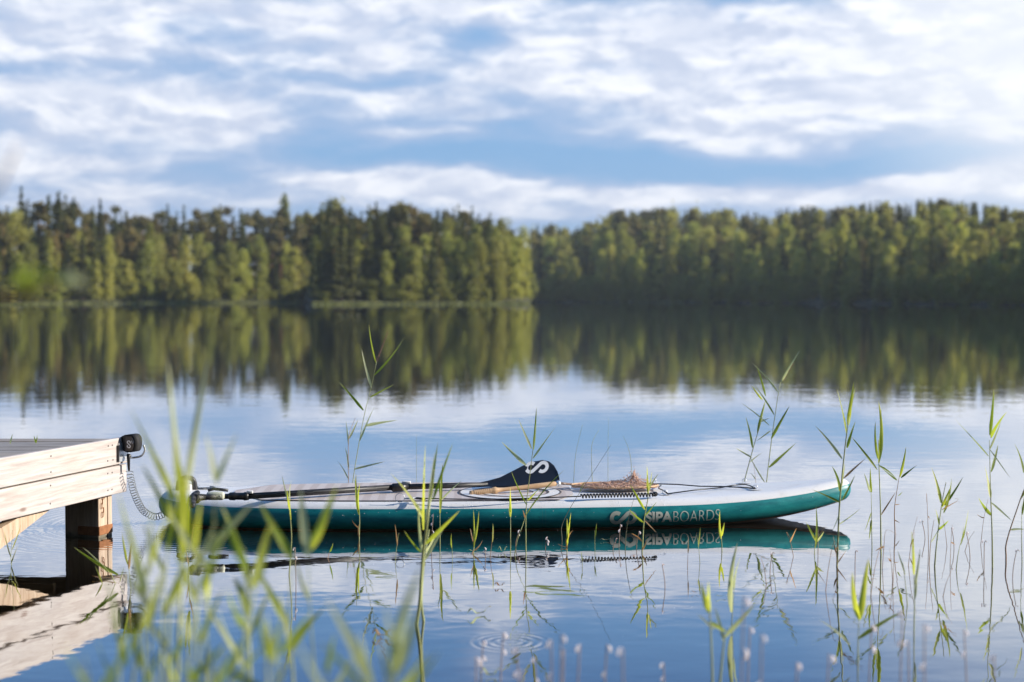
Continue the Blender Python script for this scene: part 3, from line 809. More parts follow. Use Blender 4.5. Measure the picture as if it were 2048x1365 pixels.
for i in range(60):
    for q in range(6): Fp.append((i * 7 + q, (i + 1) * 7 + q, (i + 1) * 7 + q + 1, i * 7 + q + 1)); Mp.append(1 if q in (0, 5) else 0)
mesh('deck_pad', Vp, Fp, [M_pad, M_rubber], board, False, Mp)
# round ring on the pad
rc = deckp(1020, 985, .006); g = G()
def ringmesh(g, c, ro, ri, dz, mi=0, n=64):
    V = [(c.x + q * math.cos(2 * math.pi * k / n), c.y + q * math.sin(2 * math.pi * k / n), c.z + dz) for k in range(n) for q in (ro, ri)]
    g.add(V, [(2 * k, (2 * k + 2) % (2 * n), (2 * k + 3) % (2 * n), 2 * k + 1) for k in range(n)], mi)
ringmesh(g, rc, .262, .252, .003, 0); ringmesh(g, rc, .252, .200, .0025, 1); ringmesh(g, rc, .200, .192, .003, 0); ringmesh(g, rc, .150, .120, .0027, 1)
g.build('deck_ring', [M_rubber, M_bwhite], board, smooth=False)
# darker seam along the rail join and thin bottom line
g = G(); xsn = [.12 + (BL - .32) * i / 80 for i in range(81)]
V = [railpt(x, th, .0012) for x in xsn for th in (-52, -48)]; g.add(V, [(2 * i, 2 * i + 2, 2 * i + 3, 2 * i + 1) for i in range(80)])
g.build('rail_seam', mat('brown_seam', (.16, .07, .04), rough=.5), board)
g = G(); xq = bl(at(1083, 1040, 6.9)).x
for dx_ in (0, .016): g.add([railpt(xq + dx_ + w_, th, .0012) for th in range(-50, 34, 6) for w_ in (0, .0022)], [(2 * i, 2 * i + 1, 2 * i + 3, 2 * i + 2) for i in range(13)])
g.build('rail_joint', mat('joint_line', (.03, .22, .24), rough=.5), board)
# lettering on the rail
def board_x(px, D=6.9): return bl(at(px, 1035, D)).x
def rail_map(x, v, off=.0018): # v: metres up from the text base line
    return railpt(x, -34 + math.degrees(v / (BR + .002)), off)
x_l0, x_l1 = board_x(1219), board_x(1273); wl = x_l1 - x_l0
def add_decal(name, V2, F2, m, parent, x0, y0):
    bm = bmesh.new(); vs = [bm.verts.new(v) for v in V2]
    for f in F2:
        try: bm.faces.new([vs[i] for i in f])
        except ValueError: pass
    ymin = min(v.co.y for v in bm.verts); ymax = max(v.co.y for v in bm.verts)
    for k in range(1, 8):
        yk = ymin + (ymax - ymin) * k / 8
        bmesh.ops.bisect_plane(bm, geom=bm.verts[:] + bm.edges[:] + bm.faces[:], plane_co=(0, yk, 0), plane_no=(0, 1, 0))
    bmesh.ops.triangulate(bm, faces=bm.faces[:])
    for v in bm.verts: v.co = rail_map(x0 + v.co.x, y0 + v.co.y)
    me = bpy.data.meshes.new(name); bm.to_mesh(me); bm.free(); me.materials.append(m)
    return link(bpy.data.objects.new(name, me), parent)
M_letter = mat('pale_print', (.62, .66, .60), rough=.45)
M_logo = mat('grey_print', (.46, .50, .44), rough=.45)
add_decal('logo', [((v.x + .5) * wl * .98, v.y * wl * 1.02, 0) for v in LV], LF, M_logo, board, x_l0, .036)
def text_geo(txt, size, offset):
    cu = bpy.data.curves.new('t', 'FONT'); cu.body = txt; cu.size = size; cu.offset = offset; cu.resolution_u = 6
    ob = bpy.data.objects.new('t', cu); C.objects.link(ob)
    dg = bpy.context.evaluated_depsgraph_get(); me = bpy.data.meshes.new_from_object(ob.evaluated_get(dg))
    V = [v.co.copy() for v in me.vertices]; Fc = [list(p.vertices) for p in me.polygons]
    bpy.data.objects.remove(ob); bpy.data.meshes.remove(me); return V, Fc
def fit(V, w_, h_):
    x0 = min(v.x for v in V); x1 = max(v.x for v in V); y0 = min(v.y for v in V); y1 = max(v.y for v in V)
    return [Vector(((v.x - x0) / (x1 - x0) * w_, (v.y - y0) / (y1 - y0) * h_, 0)) for v in V]
xa, xb, xc_ = board_x(1290), board_x(1347), board_x(1443)
v, f = text_geo('SIPA', .08, .0030); add_decal('lettering', fit(v, (xb - xa) * .97, .056), f, M_letter, board, xa, .008)
v, f = text_geo('BOARDS', .08, -.0013); add_decal('lettering', fit(v, xc_ - xb, .056), f, M_letter, board, xb, .008)
# tail handle and valve, tail D ring
M_motor = mat('black_moulding', (.03, .03, .032), rough=.4)
hp = deckp(372, 980); g = G()
g.tube(smooth_path([hp + Vector((-.035, -.03, -.01)), hp + Vector((-.03, -.02, .045)), hp + Vector((.0, .0, .062)), hp + Vector((.035, .01, .05)), hp + Vector((.045, .02, -.01))], 5), .013, 8)
g.build('tail_handle', M_motor, board)
g = G(); g.box(hp.x - .03, hp.x + .03, hp.y - .02, hp.y + .03, hp.z - .01, hp.z + .03, bev=.008); g.build('leash_plug', M_bwhite, board)
vp = deckp(408, 977); g = G(); ringmesh(g, vp, .055, .030, .006); ringmesh(g, vp, .03, .0005, .009, 1); g.build('valve', [M_black, M_bwhite], board, smooth=False)
# water droplets near the edge of the deck
g = G(); rd = random.Random(3)
for k in range(330):
    x = rd.uniform(.7, BL - .1); 
    if x > 2.1 and rd.random() < .75: q = railpt(x, 90, 0); q.y = rd.uniform(-b_wi(x), b_wi(x)); nn_ = Vector((0, 0, 1))
    else:
        th = rd.uniform(40, 88) if rd.random() < .8 else rd.uniform(0, 30); q = railpt(x, th, 0)
    s = rd.uniform(.0008, .0023)
    g.add([q + Vector((s, 0, 0)), q + Vector((0, s, 0)), q + Vector((-s, 0, 0)), q + Vector((0, -s, 0)), q + Vector((0, 0, s)), q + Vector((0, -s * .3, -s))], [(0, 1, 4), (1, 2, 4), (2, 3, 4), (3, 0, 4), (3, 2, 5), (0, 3, 5)])
dr = g.build('water_droplets', mat('droplet', (.85, .88, .9), rough=.05, spec=1), board); dr['kind'] = 'stuff'
# bungee across the bow deck with its rings
g = G()
bq = [deckp(1308, 968, .012), deckp(1400, 973, .010), deckp(1511, 977, .008), deckp(1489, 969, .010), deckp(1440, 976, .010), deckp(1336, 988, .008), deckp(1317, 977, .014), deckp(1322, 971, .014)]
for a, b in zip(bq, bq[1:]): g.tube([a, (a + b) / 2 + Vector((0, 0, .003)), b], .0033, 7)
g.build('bungee_cord', M_black, board)
for (px, py) in ((1330, 990), (1511, 980), (1489, 967), (1308, 966)):
    c = deckp(px, py, .0); g = G(); ringmesh(g, c, .034, .0005, .0035); 
    ring = [c + Vector((.011 * math.cos(a), .006, .012 + .011 * math.sin(a))) for a in [j * math.pi / 6 for j in range(13)]]
    g.tube(ring, .0022, 6, 1, cap=False); g.build('ring_patch', [M_bwhite, M_zinc], board)
c = deckp(797, 1001, .006); g = G(); g.tube([c + Vector((.022 * math.cos(a), .0, .018 + .020 * math.sin(a))) for a in [j * math.pi / 9 for j in range(19)]], .0017, 6, cap=False); 

# ------------------------------------------------------------------ paddle
padl = empty('paddle', atz(700, 985, .165), 'black paddle lying across the board deck with its blade raised', 'paddle')
O = padl.location.copy()
def pdw(px, py, D): return at(px, py, D) - O
M_carbon = mat('carbon_weave', (.018, .018, .020), rough=.5, fn=lambda t, b: t.l.new(t.mix(t.new('ShaderNodeTexChecker').outputs['Fac'], (.010, .010, .012), (.045, .045, .05)), b.inputs['Base Color']))
g = G(); A = atz(494, 993, .172) - O; B = atz(790, 975, .172) - O; g.tube([A, B], .0150, 14); g.build('shaft', M_carbon, padl)
g = G(); A2 = atz(400, 995, .172) - O; A1 = atz(460, 993, .172) - O; g.tube([A2, A1, A], [.0125, .013, .0135], 12); g.build('inner_shaft', M_black, padl)
g = G(); g.tube([A1.lerp(A, -.1), A1, A1.lerp(A, .3), A1.lerp(A, .35), A1.lerp(A, .8), A1.lerp(A, .85), A1.lerp(A, 1.1)], [.013, .019, .020, .017, .018, .021, .019], 12); g.build('clamp', M_black, padl)
g = G(); q = A + Vector((.0, -.006, .022)); g.box(q.x, q.x + .03, q.y - .008, q.y + .008, q.z - .008, q.z + .006, bev=.003); g.build('clamp_tab', M_white, padl)
# grip: flared T handle
g = G()
H0 = atz(394, 998, .172) - O
for dz, L in ((0, 1),):
    ax2 = (A2 - A).normalized(); perp = Vector((0, -.78, -.35)).normalized()
    P = [H0 + perp * q for q in (-.060, -.050, -.030, 0, .030, .055, .066)]
    P = [p + ax2 * (.018 * (1 - abs(i - 3) / 3) + .004) for i, p in enumerate(P)]
    g.tube(smooth_path(P, 3), [.006 + .013 * math.sin(math.pi * min(1, (i + 2) / 22)) for i in range(19)], 12)
g.tube([A2.lerp(A, .35), A2.lerp(A, .15), A2, H0 + ax2 * .005], [.0125, .014, .017, .024], 12)
g.build('grip', M_carbon, padl)
# remote control clipped on the shaft
M_remote = mat('pale_green_plastic', (.62, .64, .52), rough=.4)
g = G(); q = atz(432, 990, .18) - O; g.box(q.x - .044, q.x + .044, q.y - .026, q.y + .004, q.z - .024, q.z + .016, bev=.012); rm = g.build('remote_control', M_remote, padl)
g = G(); [g.tube([q + Vector((-.024 + .016 * k, -.0255, -.003)), q + Vector((-.024 + .016 * k, -.0285, -.003))], .0042, 10) for k in range(4)]; g.build('button', mat('button', (.42, .44, .38), rough=.5), rm)
g = G(); q = atz(432, 984, .165) - O; g.tube([q + Vector((-.05, .05, 0)), q + Vector((-.02, .05, .008)), q + Vector((.05, .05, 0))], .008, 8); g.build('cable', M_black, padl)
# ferrule and blade
g = G(); B0 = atz(783, 976, .172) - O; B1 = atz(815, 974, .172) - O; g.tube([B0, B0.lerp(B1, .1), B0.lerp(B1, .6), B1], [.0155, .022, .0225, .0165], 14); g.build('ferrule', M_black, padl)
g = G(); g.box(B1.x - .03, B1.x + .015, B1.y + .01, B1.y + .03, B1.z + .012, B1.z + .026, bev=.003); g.build('ferrule_lever', M_white, padl)
B2 = pdw(975, 969.5, 7.30); g = G(); g.tube([B1, B1.lerp(B2, .5), B2], [.0145, .0145, .0120], 14); g.build('lower_shaft', M_carbon, padl)
up_ = [(955, 966), (975, 962), (1000, 955), (1022, 944), (1045, 932), (1065, 924), (1085, 920.5), (1098, 923), (1108, 931), (1115, 943), (1119, 957)]
lo_ = [(955, 973), (975, 974), (1000, 975), (1022, 975), (1045, 974), (1065, 973), (1085, 972), (1098, 971), (1108, 970), (1115, 968), (1119, 962)]
V = []; Fc = []; nb = len(up_); MQ = 9
for side in (0, 1):
    for (a, b), (c, d) in zip(up_, lo_):
        for q in range(MQ):
            f = q / (MQ - 1); px = c + (a - c) * f; py = d + (b - d) * f
            D = 7.27 + (975 - py) / 54 * .15; th = .0045 * math.sin(math.pi * f) ** .5 + .0012
            sc = .010 * math.cos((f - .5) * math.pi)          # spoon curve
            V.append(pdw(px, py, D + sc + (th if side else -th)))
for side in (0, 1):
    for i in range(nb - 1):
        for q in range(MQ - 1):
            k = side * nb * MQ; f = (k + i * MQ + q, k + (i + 1) * MQ + q, k + (i + 1) * MQ + q + 1, k + i * MQ + q + 1); Fc.append(f if side == 0 else f[::-1])
k = nb * MQ
for i in range(nb - 1):
    Fc.append((i * MQ, k + i * MQ, k + (i + 1) * MQ, (i + 1) * MQ)); Fc.append((i * MQ + MQ - 1, (i + 1) * MQ + MQ - 1, k + (i + 1) * MQ + MQ - 1, k + i * MQ + MQ - 1))
for q in range(MQ - 1):
    e = (nb - 1) * MQ; Fc.append((e + q, k + e + q, k + e + q + 1, e + q + 1))
M_blade = mat('blade_black', (.008, .009, .015), rough=.42)
bld = mesh('blade', V, Fc, M_blade, padl)
g = G()
def bladept(px, py, o=.004):
    f = (975 - py) / 54; return pdw(px, py, 7.27 + f * .15 + .010 * math.cos((f - .5) * math.pi) - .0057 - o)
g.add([bladept(1073.5 + v.x * 46 + v.y * 6, 935 - v.y * 47 - v.x * 2, .0012) for v in LV], LF); g.build('logo', M_white, bld, smooth=False)

# ------------------------------------------------------------------ landing net with wooden handle
M_cork = mat('turned_wood', rough=.5, fn=wood_fn((.52, .32, .17), (.72, .50, .30), (.35, .18, .08), (2, 20, 20), .2))
net = empty('landing_net', atz(1120, 972, .16), 'landing net with turned wooden handle and brown mesh lying on the board', 'landing net')
O2 = net.location.copy()
h0 = atz(939, 987, .152) - O2; h1 = at(1112, 968, 7.24) - O2
prof = [(0, .006), (.005, .0125), (.03, .0135)]
for k in range(9): prof += [(.045 + k * .022, .0122), (.050 + k * .022, .0142), (.060 + k * .022, .0142)]
prof += [(.25, .0135), (.27, .0175), (.30, .0180), (.325, .0125), (.40, .0095), (.55, .0105), (.75, .0125), (.93, .0135), (.99, .0120), (1, .0095)]
g = G(); g.tube([h0.lerp(h1, a) for a, b in prof], [b for a, b in prof], 16); g.build('handle', M_cork, net)
g = G(); f1 = at(1120, 967, 7.25) - O2; f2 = atz(1143, 969, .166) - O2; g.tube([h1, h1.lerp(f1, .5), f1], [.011, .016, .012], 12); g.build('metal_collar', M_zinc, net)
g = G(); g.tube([f1, f2], .0065, 10); g.build('ferrule', mat('brown_ferrule', (.18, .12, .09), rough=.4), net)
hoopc = (f2 + (atz(1316, 975, .158) - O2)) / 2; a_ = ((atz(1316, 975, .158) - O2) - f2).length / 2
hoop = [hoopc + Vector((-a_ * math.cos(t_), .105 * math.sin(t_), .004)) for t_ in [2 * math.pi * k / 40 for k in range(41)]]
g = G(); g.tube(hoop, .0045, 8, cap=False); g.build('hoop', M_cork, net)
# mesh bag: heightfield strands
pk = atz(1268, 952, .20) - O2; z0_net = atz(1200, 975, .155).z - O2.z
def nh(x, y):
    r_ = math.hypot((x - pk.x) / .055, (y - pk.y + .0) / .07)
    return -.014 + .009 * (math.sin(x * 60) * math.cos(y * 47 + x * 20) + 1) * .5 + .092 * math.exp(-r_ * 2.3) + .010 * math.exp(-((x - pk.x + .10) / .13) ** 2) + rd.uniform(0, .006)
M_net = mat('brown_net', rough=.8, fn=lambda t, b: t.l.new(t.mix(t.noise(t.obj(), 60, 2), (.46, .24, .16), (.85, .60, .47)), b.inputs['Base Color']))
for layer in range(3):
    g = G(); nx, ny = 44, 20
    grid = {}
    for i in range(nx):
        for j in range(ny):
            u = i / (nx - 1) * 2 - 1; v_ = j / (ny - 1) * 2 - 1
            x = hoopc.x + a_ * u * 1.0 + rd.uniform(-.005, .005); y = hoopc.y + .115 * v_ + rd.uniform(-.006, .006)
            edge = u * u + v_ * v_
            if edge > 1.12: continue
            z0 = atz(1200, 975, .155).z - O2.z
            grid[(i, j)] = Vector((x, y, z0 + .012 + nh(x, y) * (1 - .13 * layer)))
    for (i, j), p in grid.items():
        for di, dj in ((1, 1), (1, -1)):
            q = grid.get((i + di, j + dj))
            if q: g.tube([p, q], .00125, 3, cap=False)
    if layer == 0: g.build('net_bag', M_net, net)
    else: g.build('net_bag', M_net, net)
    break
def nh0(x, y):
    r_ = math.hypot((x - pk.x) / .055, (y - pk.y) / .07)
    return -.012 + .006 * (math.sin(x * 70) * math.cos(y * 57 + x * 20) + 1) + .092 * math.exp(-r_ * 2.3) + .006 * math.exp(-r_ * .6)
V = []; Fc = []; nu, nv = 90, 34
for i in range(nu):
    for j in range(nv):
        u = -.75 + 1.72 * i / (nu - 1); lim = math.sqrt(max(0, 1 - u * u)) * (.88 + .08 * math.sin(u * 23) + .05 * math.sin(u * 51)); v_ = (j / (nv - 1) * 2 - 1) * lim
        x = hoopc.x + a_ * u; y = hoopc.y + .112 * v_; ed = 1 - abs(j / (nv - 1) * 2 - 1) ** 6
        V.append((x, y, z0_net + (.010 + nh0(x, y)) * ed + .0015))
for i in range(nu - 1):
    for j in range(nv - 1): Fc.append((i * nv + j, (i + 1) * nv + j, (i + 1) * nv + j + 1, i * nv + j + 1))
def netfn(t, b):
    o = t.obj(); rot = t.v('MULTIPLY', o, (1, 1, .8)); sp = t.new('ShaderNodeSeparateXYZ'); t.l.new(rot, sp.inputs[0])
    zz = t.m('ADD', sp.outputs[1], sp.outputs[2])
    a1 = t.m('SINE', t.m('MULTIPLY', t.m('ADD', sp.outputs[0], zz), 620.)); a2 = t.m('SINE', t.m('MULTIPLY', t.m('SUBTRACT', sp.outputs[0], zz), 620.))
    k = t.m('MAXIMUM', t.mapr(a1, .3, .9), t.mapr(a2, .3, .9)); k = t.m('MULTIPLY', k, t.mapr(t.noise(o, 35, 3), .3, .7, .3, 1))
    t.l.new(t.mix(k, (.26, .13, .085), (.74, .50, .38)), b.inputs['Base Color']); t.l.new(t.bump(k, .6, .002), b.inputs['Normal'])
mesh('gathered_mesh', V, Fc, mat('knotted_net', rough=.85, fn=netfn), net)
# knotted tuft on top of the net and second heap of folded mesh
g = G()
for k in range(50):
    a = rd.random() * 6.28; r_ = rd.random() ** .5; zt = rd.random()
    base = Vector((pk.x + .075 * r_ * math.cos(a), pk.y + .06 * r_ * math.sin(a), -.0))
    z0 = .012 - .0 + nh(base.x, base.y)
    p = Vector((base.x, base.y, z0)); q = p + Vector((rd.uniform(-.009, .009), rd.uniform(-.009, .009), rd.uniform(-.006, .003))) ; c2 = (p + q) / 2 + Vector((rd.uniform(-.006, .006), rd.uniform(-.006, .006), .006))
    g.tube([p, c2, q], .0012, 3, cap=False)
for k in range(16):
    a = k * .39; g.tube([pk + Vector((.030 * math.cos(a), .03 * math.sin(a), -.04)), pk + Vector((.010 * math.cos(a), .01 * math.sin(a), -.005)), pk + Vector((.003 * math.cos(a * 2), .003, .018 + .006 * math.sin(a * 3)))], [.0016, .0022, .0018], 4)
g.build('tuft', M_net, net); g = G()
for k in range(200):
    u = rd.uniform(-.95, .95); v_ = rd.uniform(-1, 1) * math.sqrt(1 - u * u)
    p = Vector((hoopc.x + a_ * u, hoopc.y + .105 * v_, 0)); p.z = .006 + nh(p.x, p.y)
    q = p + Vector((rd.uniform(-.014, .014), rd.uniform(-.014, .014), rd.uniform(-.003, .006)))
    g.tube([p, (p + q) / 2 + Vector((0, 0, .005)), q], .0012, 3, cap=False)
g.build('folded_mesh', M_net, net)
# lanyard: ring, straight cord, coiled elastic
lan = empty('coiled_lanyard', atz(1000, 998, .15), 'black coiled lanyard with ring stretched along the near side of the board', 'lanyard'); O3 = lan.location.copy()
c = atz(800, 996, .160) - O3
g = G(); g.tube([c + Vector((.022 * math.cos(a), .0, .022 * math.sin(a))) for a in [j * math.pi / 9 for j in range(19)]], .0016, 6, cap=False); g.build('ring', M_zinc, lan)
g = G(); g.tube([c + Vector((.022, 0, -.004)), atz(835, 997, .155) - O3], [.004, .005], 8); g.build('swivel', M_zinc, lan)
g = G(); g.tube([atz(833, 997, .156) - O3, atz(850, 998.5, .156) - O3], .006, 8); g.tube(smooth_path([atz(833, 997, .156) - O3, atz(950, 999, .153) - O3, atz(1060, 997, .153) - O3, atz(1162, 993, .156) - O3], 5), .0030, 7); g.build('cord', M_black, lan)
g = G(); cpth = smooth_path([atz(1162, 993, .158) - O3, atz(1230, 991, .158) - O3, atz(1300, 990, .158) - O3, atz(1312, 988, .158) - O3], 5)
g.tube(helix(cpth, .0080, 25, 12), .0043, 6); g.build('coil', M_black, lan)

# ------------------------------------------------------------------ reeds
rl = random.Random(21)
def leaf_strip(b, t_, wd, bend=.1, n=9, face=None):
    b = Vector(b); t_ = Vector(t_); d = t_ - b; L = d.length; dn = d.normalized()
    view = Vector((rl.uniform(-.9, .9), -1, rl.uniform(-.2, .5))).normalized() if face is None else face
    side = dn.cross(view); side = side.normalized() if side.length > 1e-4 else dn.orthogonal().normalized()
    sag = side.cross(dn).normalized()
    bx = side * (bend * L * rl.choice((-1, 1)) * .35) + sag * bend * L * .5
    V = []; UV = []; Fc = []
    tw = rl.uniform(-.6, .6)
    for i in range(n + 1):
        s = i / n; p = b + d * s + bx * (4 * s * (1 - s)) * .5
        p += Vector((0, 0, -abs(bend) * L * .25 * s * s))
        prof_ = min(1, (s / .18) ** .6 if s > 0 else .25) * (1 - s) ** .62 if s > 0 else .35
        prof_ = max(prof_ * 1.15, .02); a = tw * s * 1.6
        sd_ = side * math.cos(a) + sag * math.sin(a); fold = sag * math.cos(a) - side * math.sin(a)
        hw = wd * .5 * prof_
        V += [p - sd_ * hw + fold * hw * .35, p, p + sd_ * hw + fold * hw * .35]; UV += [(s, 0), (s, .5), (s, 1)]
    for i in range(n):
        for q in range(2): Fc.append((i * 3 + q, (i + 1) * 3 + q, (i + 1) * 3 + q + 1, i * 3 + q + 1))
    return (V, Fc), UV
def leaf_obj(gf, uv, parent, m, name='leaf'):
    V, Fc = gf; o = mesh(name, V, Fc, m, parent, True)
    ul = o.data.uv_layers.new(name='UVMap')
    for l in o.data.loops: ul.data[l.index].uv = uv[l.vertex_index]
    return o
def reed(D, stem, leaves, label, r=.0022, stem_m=None, pan=None, group=None, name='reed', dry_base=False, wk=1.0):
    """stem: pixel path from the water upward; leaves: (px,py base, px,py tip, width m, colour)"""
    if D > 5: r *= 1.25; wk *= 1.2
    P = [at(a, b, D + .03 * i * rl.uniform(-1, 1)) for i, (a, b) in enumerate(stem)]
    base = P[0].copy()
    if base.z > -.05:
        dn = (P[1] - P[0]).normalized() if len(P) > 1 else Vector((0, 0, 1))
        if dn.z > .3: P.insert(0, P[0] - dn * ((P[0].z + .25) / dn.z))
        else: P.insert(0, Vector((P[0].x, P[0].y, -.25)))
    root = Vector((base.x, base.y, 0)); e = empty(name, root, label, 'reed', group)
    P = [p - root for p in P]; Q = smooth_path(P, 5); N = len(Q)
    g = G(); g.tube(Q, [r * (1.05 - .75 * i / (N - 1)) for i in range(N)], 6)
    g.build('stem', stem_m or M_stemG, e)
    if dry_base:
        g = G(); 
        for k in range(2):
            p = Vector((0, 0, .01 + k * .04)); (gf, uv) = leaf_strip(p, p + Vector((rl.uniform(-.05, .05), rl.uniform(-.02, .02), rl.uniform(.03, .09))), .008, .3)
            leaf_obj(gf, uv, e, M_leafD)
    for (a, b, c, d, wd, colr) in leaves:
        dd = rl.uniform(-.08, .08) * D / 6
        p0_ = at(a, b, D) - root; p1_ = at(c, d, D + dd) - root
        (gf, uv) = leaf_strip(p0_, p1_, wd * wk, rl.uniform(.02, .16)); leaf_obj(gf, uv, e, MATS[colr])
    if pan:
        a, b, c, d = pan; p0_ = at(a, b, D) - root; p1_ = at(c, d, D) - root; g = G(); dr_ = p1_ - p0_
        for k in range(46):
            s = k / 46; p = p0_ + dr_ * s; q = p + dr_.normalized() * .022 + Vector((rl.uniform(-1, 1), rl.uniform(-1, 1), rl.uniform(-.2, .5))) * .009 * (1.1 - s)
            g.tube([p, q], [.0012, .0005], 4)
        g.tube([p0_, p1_], .001, 5)
        g.build('seed_head', M_pan, e)
    return e
Wb = lambda D: F * CAMH / D + HORY
def wb(D): return HORY + F * CAMH / D
G_, Y_, P_, D_ = 'G', 'Y', 'P', 'D'
reed(8.0, [(703, wb(8)), (708, 947), (727, 838), (743, 773), (752, 729), (754, 722)], [(743, 775, 723, 696, .012, P_), (752, 726, 738, 647, .009, G_), (748, 751, 808, 672, .012, G_), (727, 821, 678, 763, .014, G_), (740, 795, 788, 769, .010, G_), (730, 852, 796, 839, .016, P_), (719, 882, 748, 812, .012, P_), (708, 939, 771, 921, .010, P_)],
     'tallest reed behind the board with a brown seed head above the far reflections', pan=(752, 726, 775, 666))
reed(8.05, [(697, wb(8.05)), (697, 961), (697, 880), (705, 850), (711, 836)], [(697, 960, 676, 922, .006, P_), (697, 940, 690, 892, .008, P_), (697, 890, 692, 842, .007, P_), (698, 878, 716, 838, .010, P_)], 'pale withered reed beside the tall reed with the seed head', stem_m=M_stemD)
reed(6.21, [(1052, 1114), (1052, 1024), (1060, 947), (1069, 876), (1071, 850)], [(1067, 900, 1073, 812, .009, G_), (1063, 898, 1036, 836, .010, P_), (1066, 917, 1112, 850, .010, P_), (1052, 931, 1003, 881, .013, P_), (1056, 1001, 1078, 977, .008, Y_), (1053, 1010, 1022, 940, .006, G_)], 'green reed standing in front of the black paddle blade')
reed(6.23, [(1029, 1112), (1035, 1080), (1047, 1046), (1052, 1026)], [(1050, 1036, 1046, 1020, .006, D_), (1052, 1030, 1129, 937, .006, G_)], 'bent reed leaning against the reed before the paddle blade', r=.0018)
reed(6.65, [(718, 1085), (719, 1032), (714, 980), (712, 955)], [(718, 1030, 712, 945, .012, Y_), (717, 1025, 709, 955, .010, G_), (718, 1020, 720, 965, .008, Y_)], 'yellow green reed sheaf before the middle of the paddle shaft', dry_base=True)
reed(5.77, [(578, 1154), (583, 1081), (580, 1030), (577, 1000)], [(577, 1005, 564, 950, .006, P_), (580, 1000, 583, 960, .007, P_), (579, 1020, 574, 978, .008, Y_), (582, 1040, 579, 990, .009, Y_)], 'thin double tipped reed standing before the left part of the teal side', r=.0025)
reed(6.52, [(880, 1090), (880, 1024), (884, 970)], [(880, 1027, 885, 927, .012, Y_), (881, 1015, 876, 958, .008, G_), (883, 1000, 926, 957, .008, P_)], 'straight sheaf reed left of the lanyard ring in front of the deck')
reed(6.27, [(947, 1110), (948, 1085), (949, 1060)], [(948, 1095, 947, 1018, .009, Y_), (949, 1085, 958, 1020, .010, Y_), (947, 1100, 935, 1128, .005, D_)], 'short forked bright reed left of centre before the teal side', dry_base=True)
reed(6.25, [(1021, 1111), (1021, 1065), (1021, 1030)], [(1021, 1034, 1021, 973, .013, Y_), (1021, 1025, 1019, 990, .007, G_)], 'single upright spear shaped reed below the wooden net handle')
reed(6.3, [(1134, 1108), (1134, 1090), (1137, 1060)], [(1134, 1095, 1142, 1024, .010, Y_), (1135, 1080, 1134, 1036, .008, Y_), (1133, 1094, 1115, 1086, .006, D_), (1133, 1100, 1120, 1098, .005, D_)], 'short green reed with orange withered base below the logo end of the net', dry_base=True)
reed(6.6, [(1124, 1084), (1124, 1051), (1146, 1007), (1180, 955), (1222, 890)], [(1160, 985, 1172, 960, .004, G_)], 'long bare dark stem slanting right in front of the net', r=.0016, stem_m=M_stemK)
for i, (st, lb) in enumerate([([(1146, 992), (1148, 950), (1152, 905), (1165, 850)], 'thin bare curved stalk just right of the paddle blade'), ([(1186, 994), (1183, 920), (1185, 885), (1198, 860)], 'thin bare curved stalk behind the left end of the net'), ([(1265, 992), (1262, 925), (1256, 895), (1246, 872)], 'thin bare curved stalk behind the tuft of the net')]):
    reed(8.1, st, [], lb, r=.0017, stem_m=M_stemG)
reed(8.4, [(1216, 980), (1216, 900), (1217, 835)], [], 'faint upright bare stalk far behind the net', r=.0012)
reed(8.3, [(833, 985), (833, 900), (833, 870)], [], 'faint upright stalk behind the paddle shaft', r=.0012)
reed(6.29, [(1284, 1108), (1288, 1042), (1296, 994), (1295, 950)], [(1296, 987, 1294, 930, .010, Y_), (1298, 982, 1304, 940, .009, Y_), (1300, 974, 1317, 947, .006, P_), (1290, 1020, 1260, 969, .011, Y_), (1288, 1046, 1258, 1018, .009, G_), (1290, 1032, 1314, 1003, .006, G_), (1290, 1042, 1313, 1064, .005, D_)], 'branching reed with orange base standing between logo and lettering', r=.003, dry_base=True)
reed(6.35, [(1250, 1105), (1253, 1060), (1261, 1022), (1269, 994)], [], 'dark bare stem crossing the pale side logo', r=.0018, stem_m=M_stemK)
reed(6.33, [(1444, 1103), (1443, 1080), (1442, 1060)], [(1442, 1078, 1440, 1020, .010, Y_), (1443, 1073, 1449, 1044, .009, Y_), (1444, 1100, 1438, 1125, .005, D_)], 'short forked yellow reed at the end of the lettering')
reed(8.1, [(1530, 994), (1533, 966), (1543, 881), (1558, 780), (1563, 765)], [(1563, 765, 1600, 700, .012, P_), (1556, 785, 1503, 723, .009, P_), (1543, 878, 1579, 810, .017, G_), (1538, 935, 1592, 886, .016, G_), (1548, 830, 1507, 768, .010, G_), (1541, 862, 1512, 882, .007, P_)], 'tall reed behind the bow with a drooping pale seed head', pan=(1562, 768, 1584, 732), r=.003)
reed(8.15, [(1484, 993), (1488, 966), (1508, 891), (1523, 841), (1531, 800)], [(1531, 792, 1513, 730, .010, G_), (1515, 866, 1531, 800, .013, G_), (1505, 896, 1491, 832, .012, G_), (1538, 851, 1483, 805, .007, P_), (1503, 916, 1472, 896, .009, P_), (1520, 845, 1540, 835, .007, P_), (1500, 925, 1525, 905, .006, P_), (1525, 800, 1503, 770, .010, Y_)], 'leaning leafy reed just left of the tall reed behind the bow', r=.003)
reed(8.2, [(1512, 990), (1511, 960), (1507, 925)], [(1511, 960, 1500, 945, .005, P_), (1530, 966, 1497, 905, .007, P_)], 'small withered sprig between the two reeds behind the bow', r=.0015, stem_m=M_stemD)
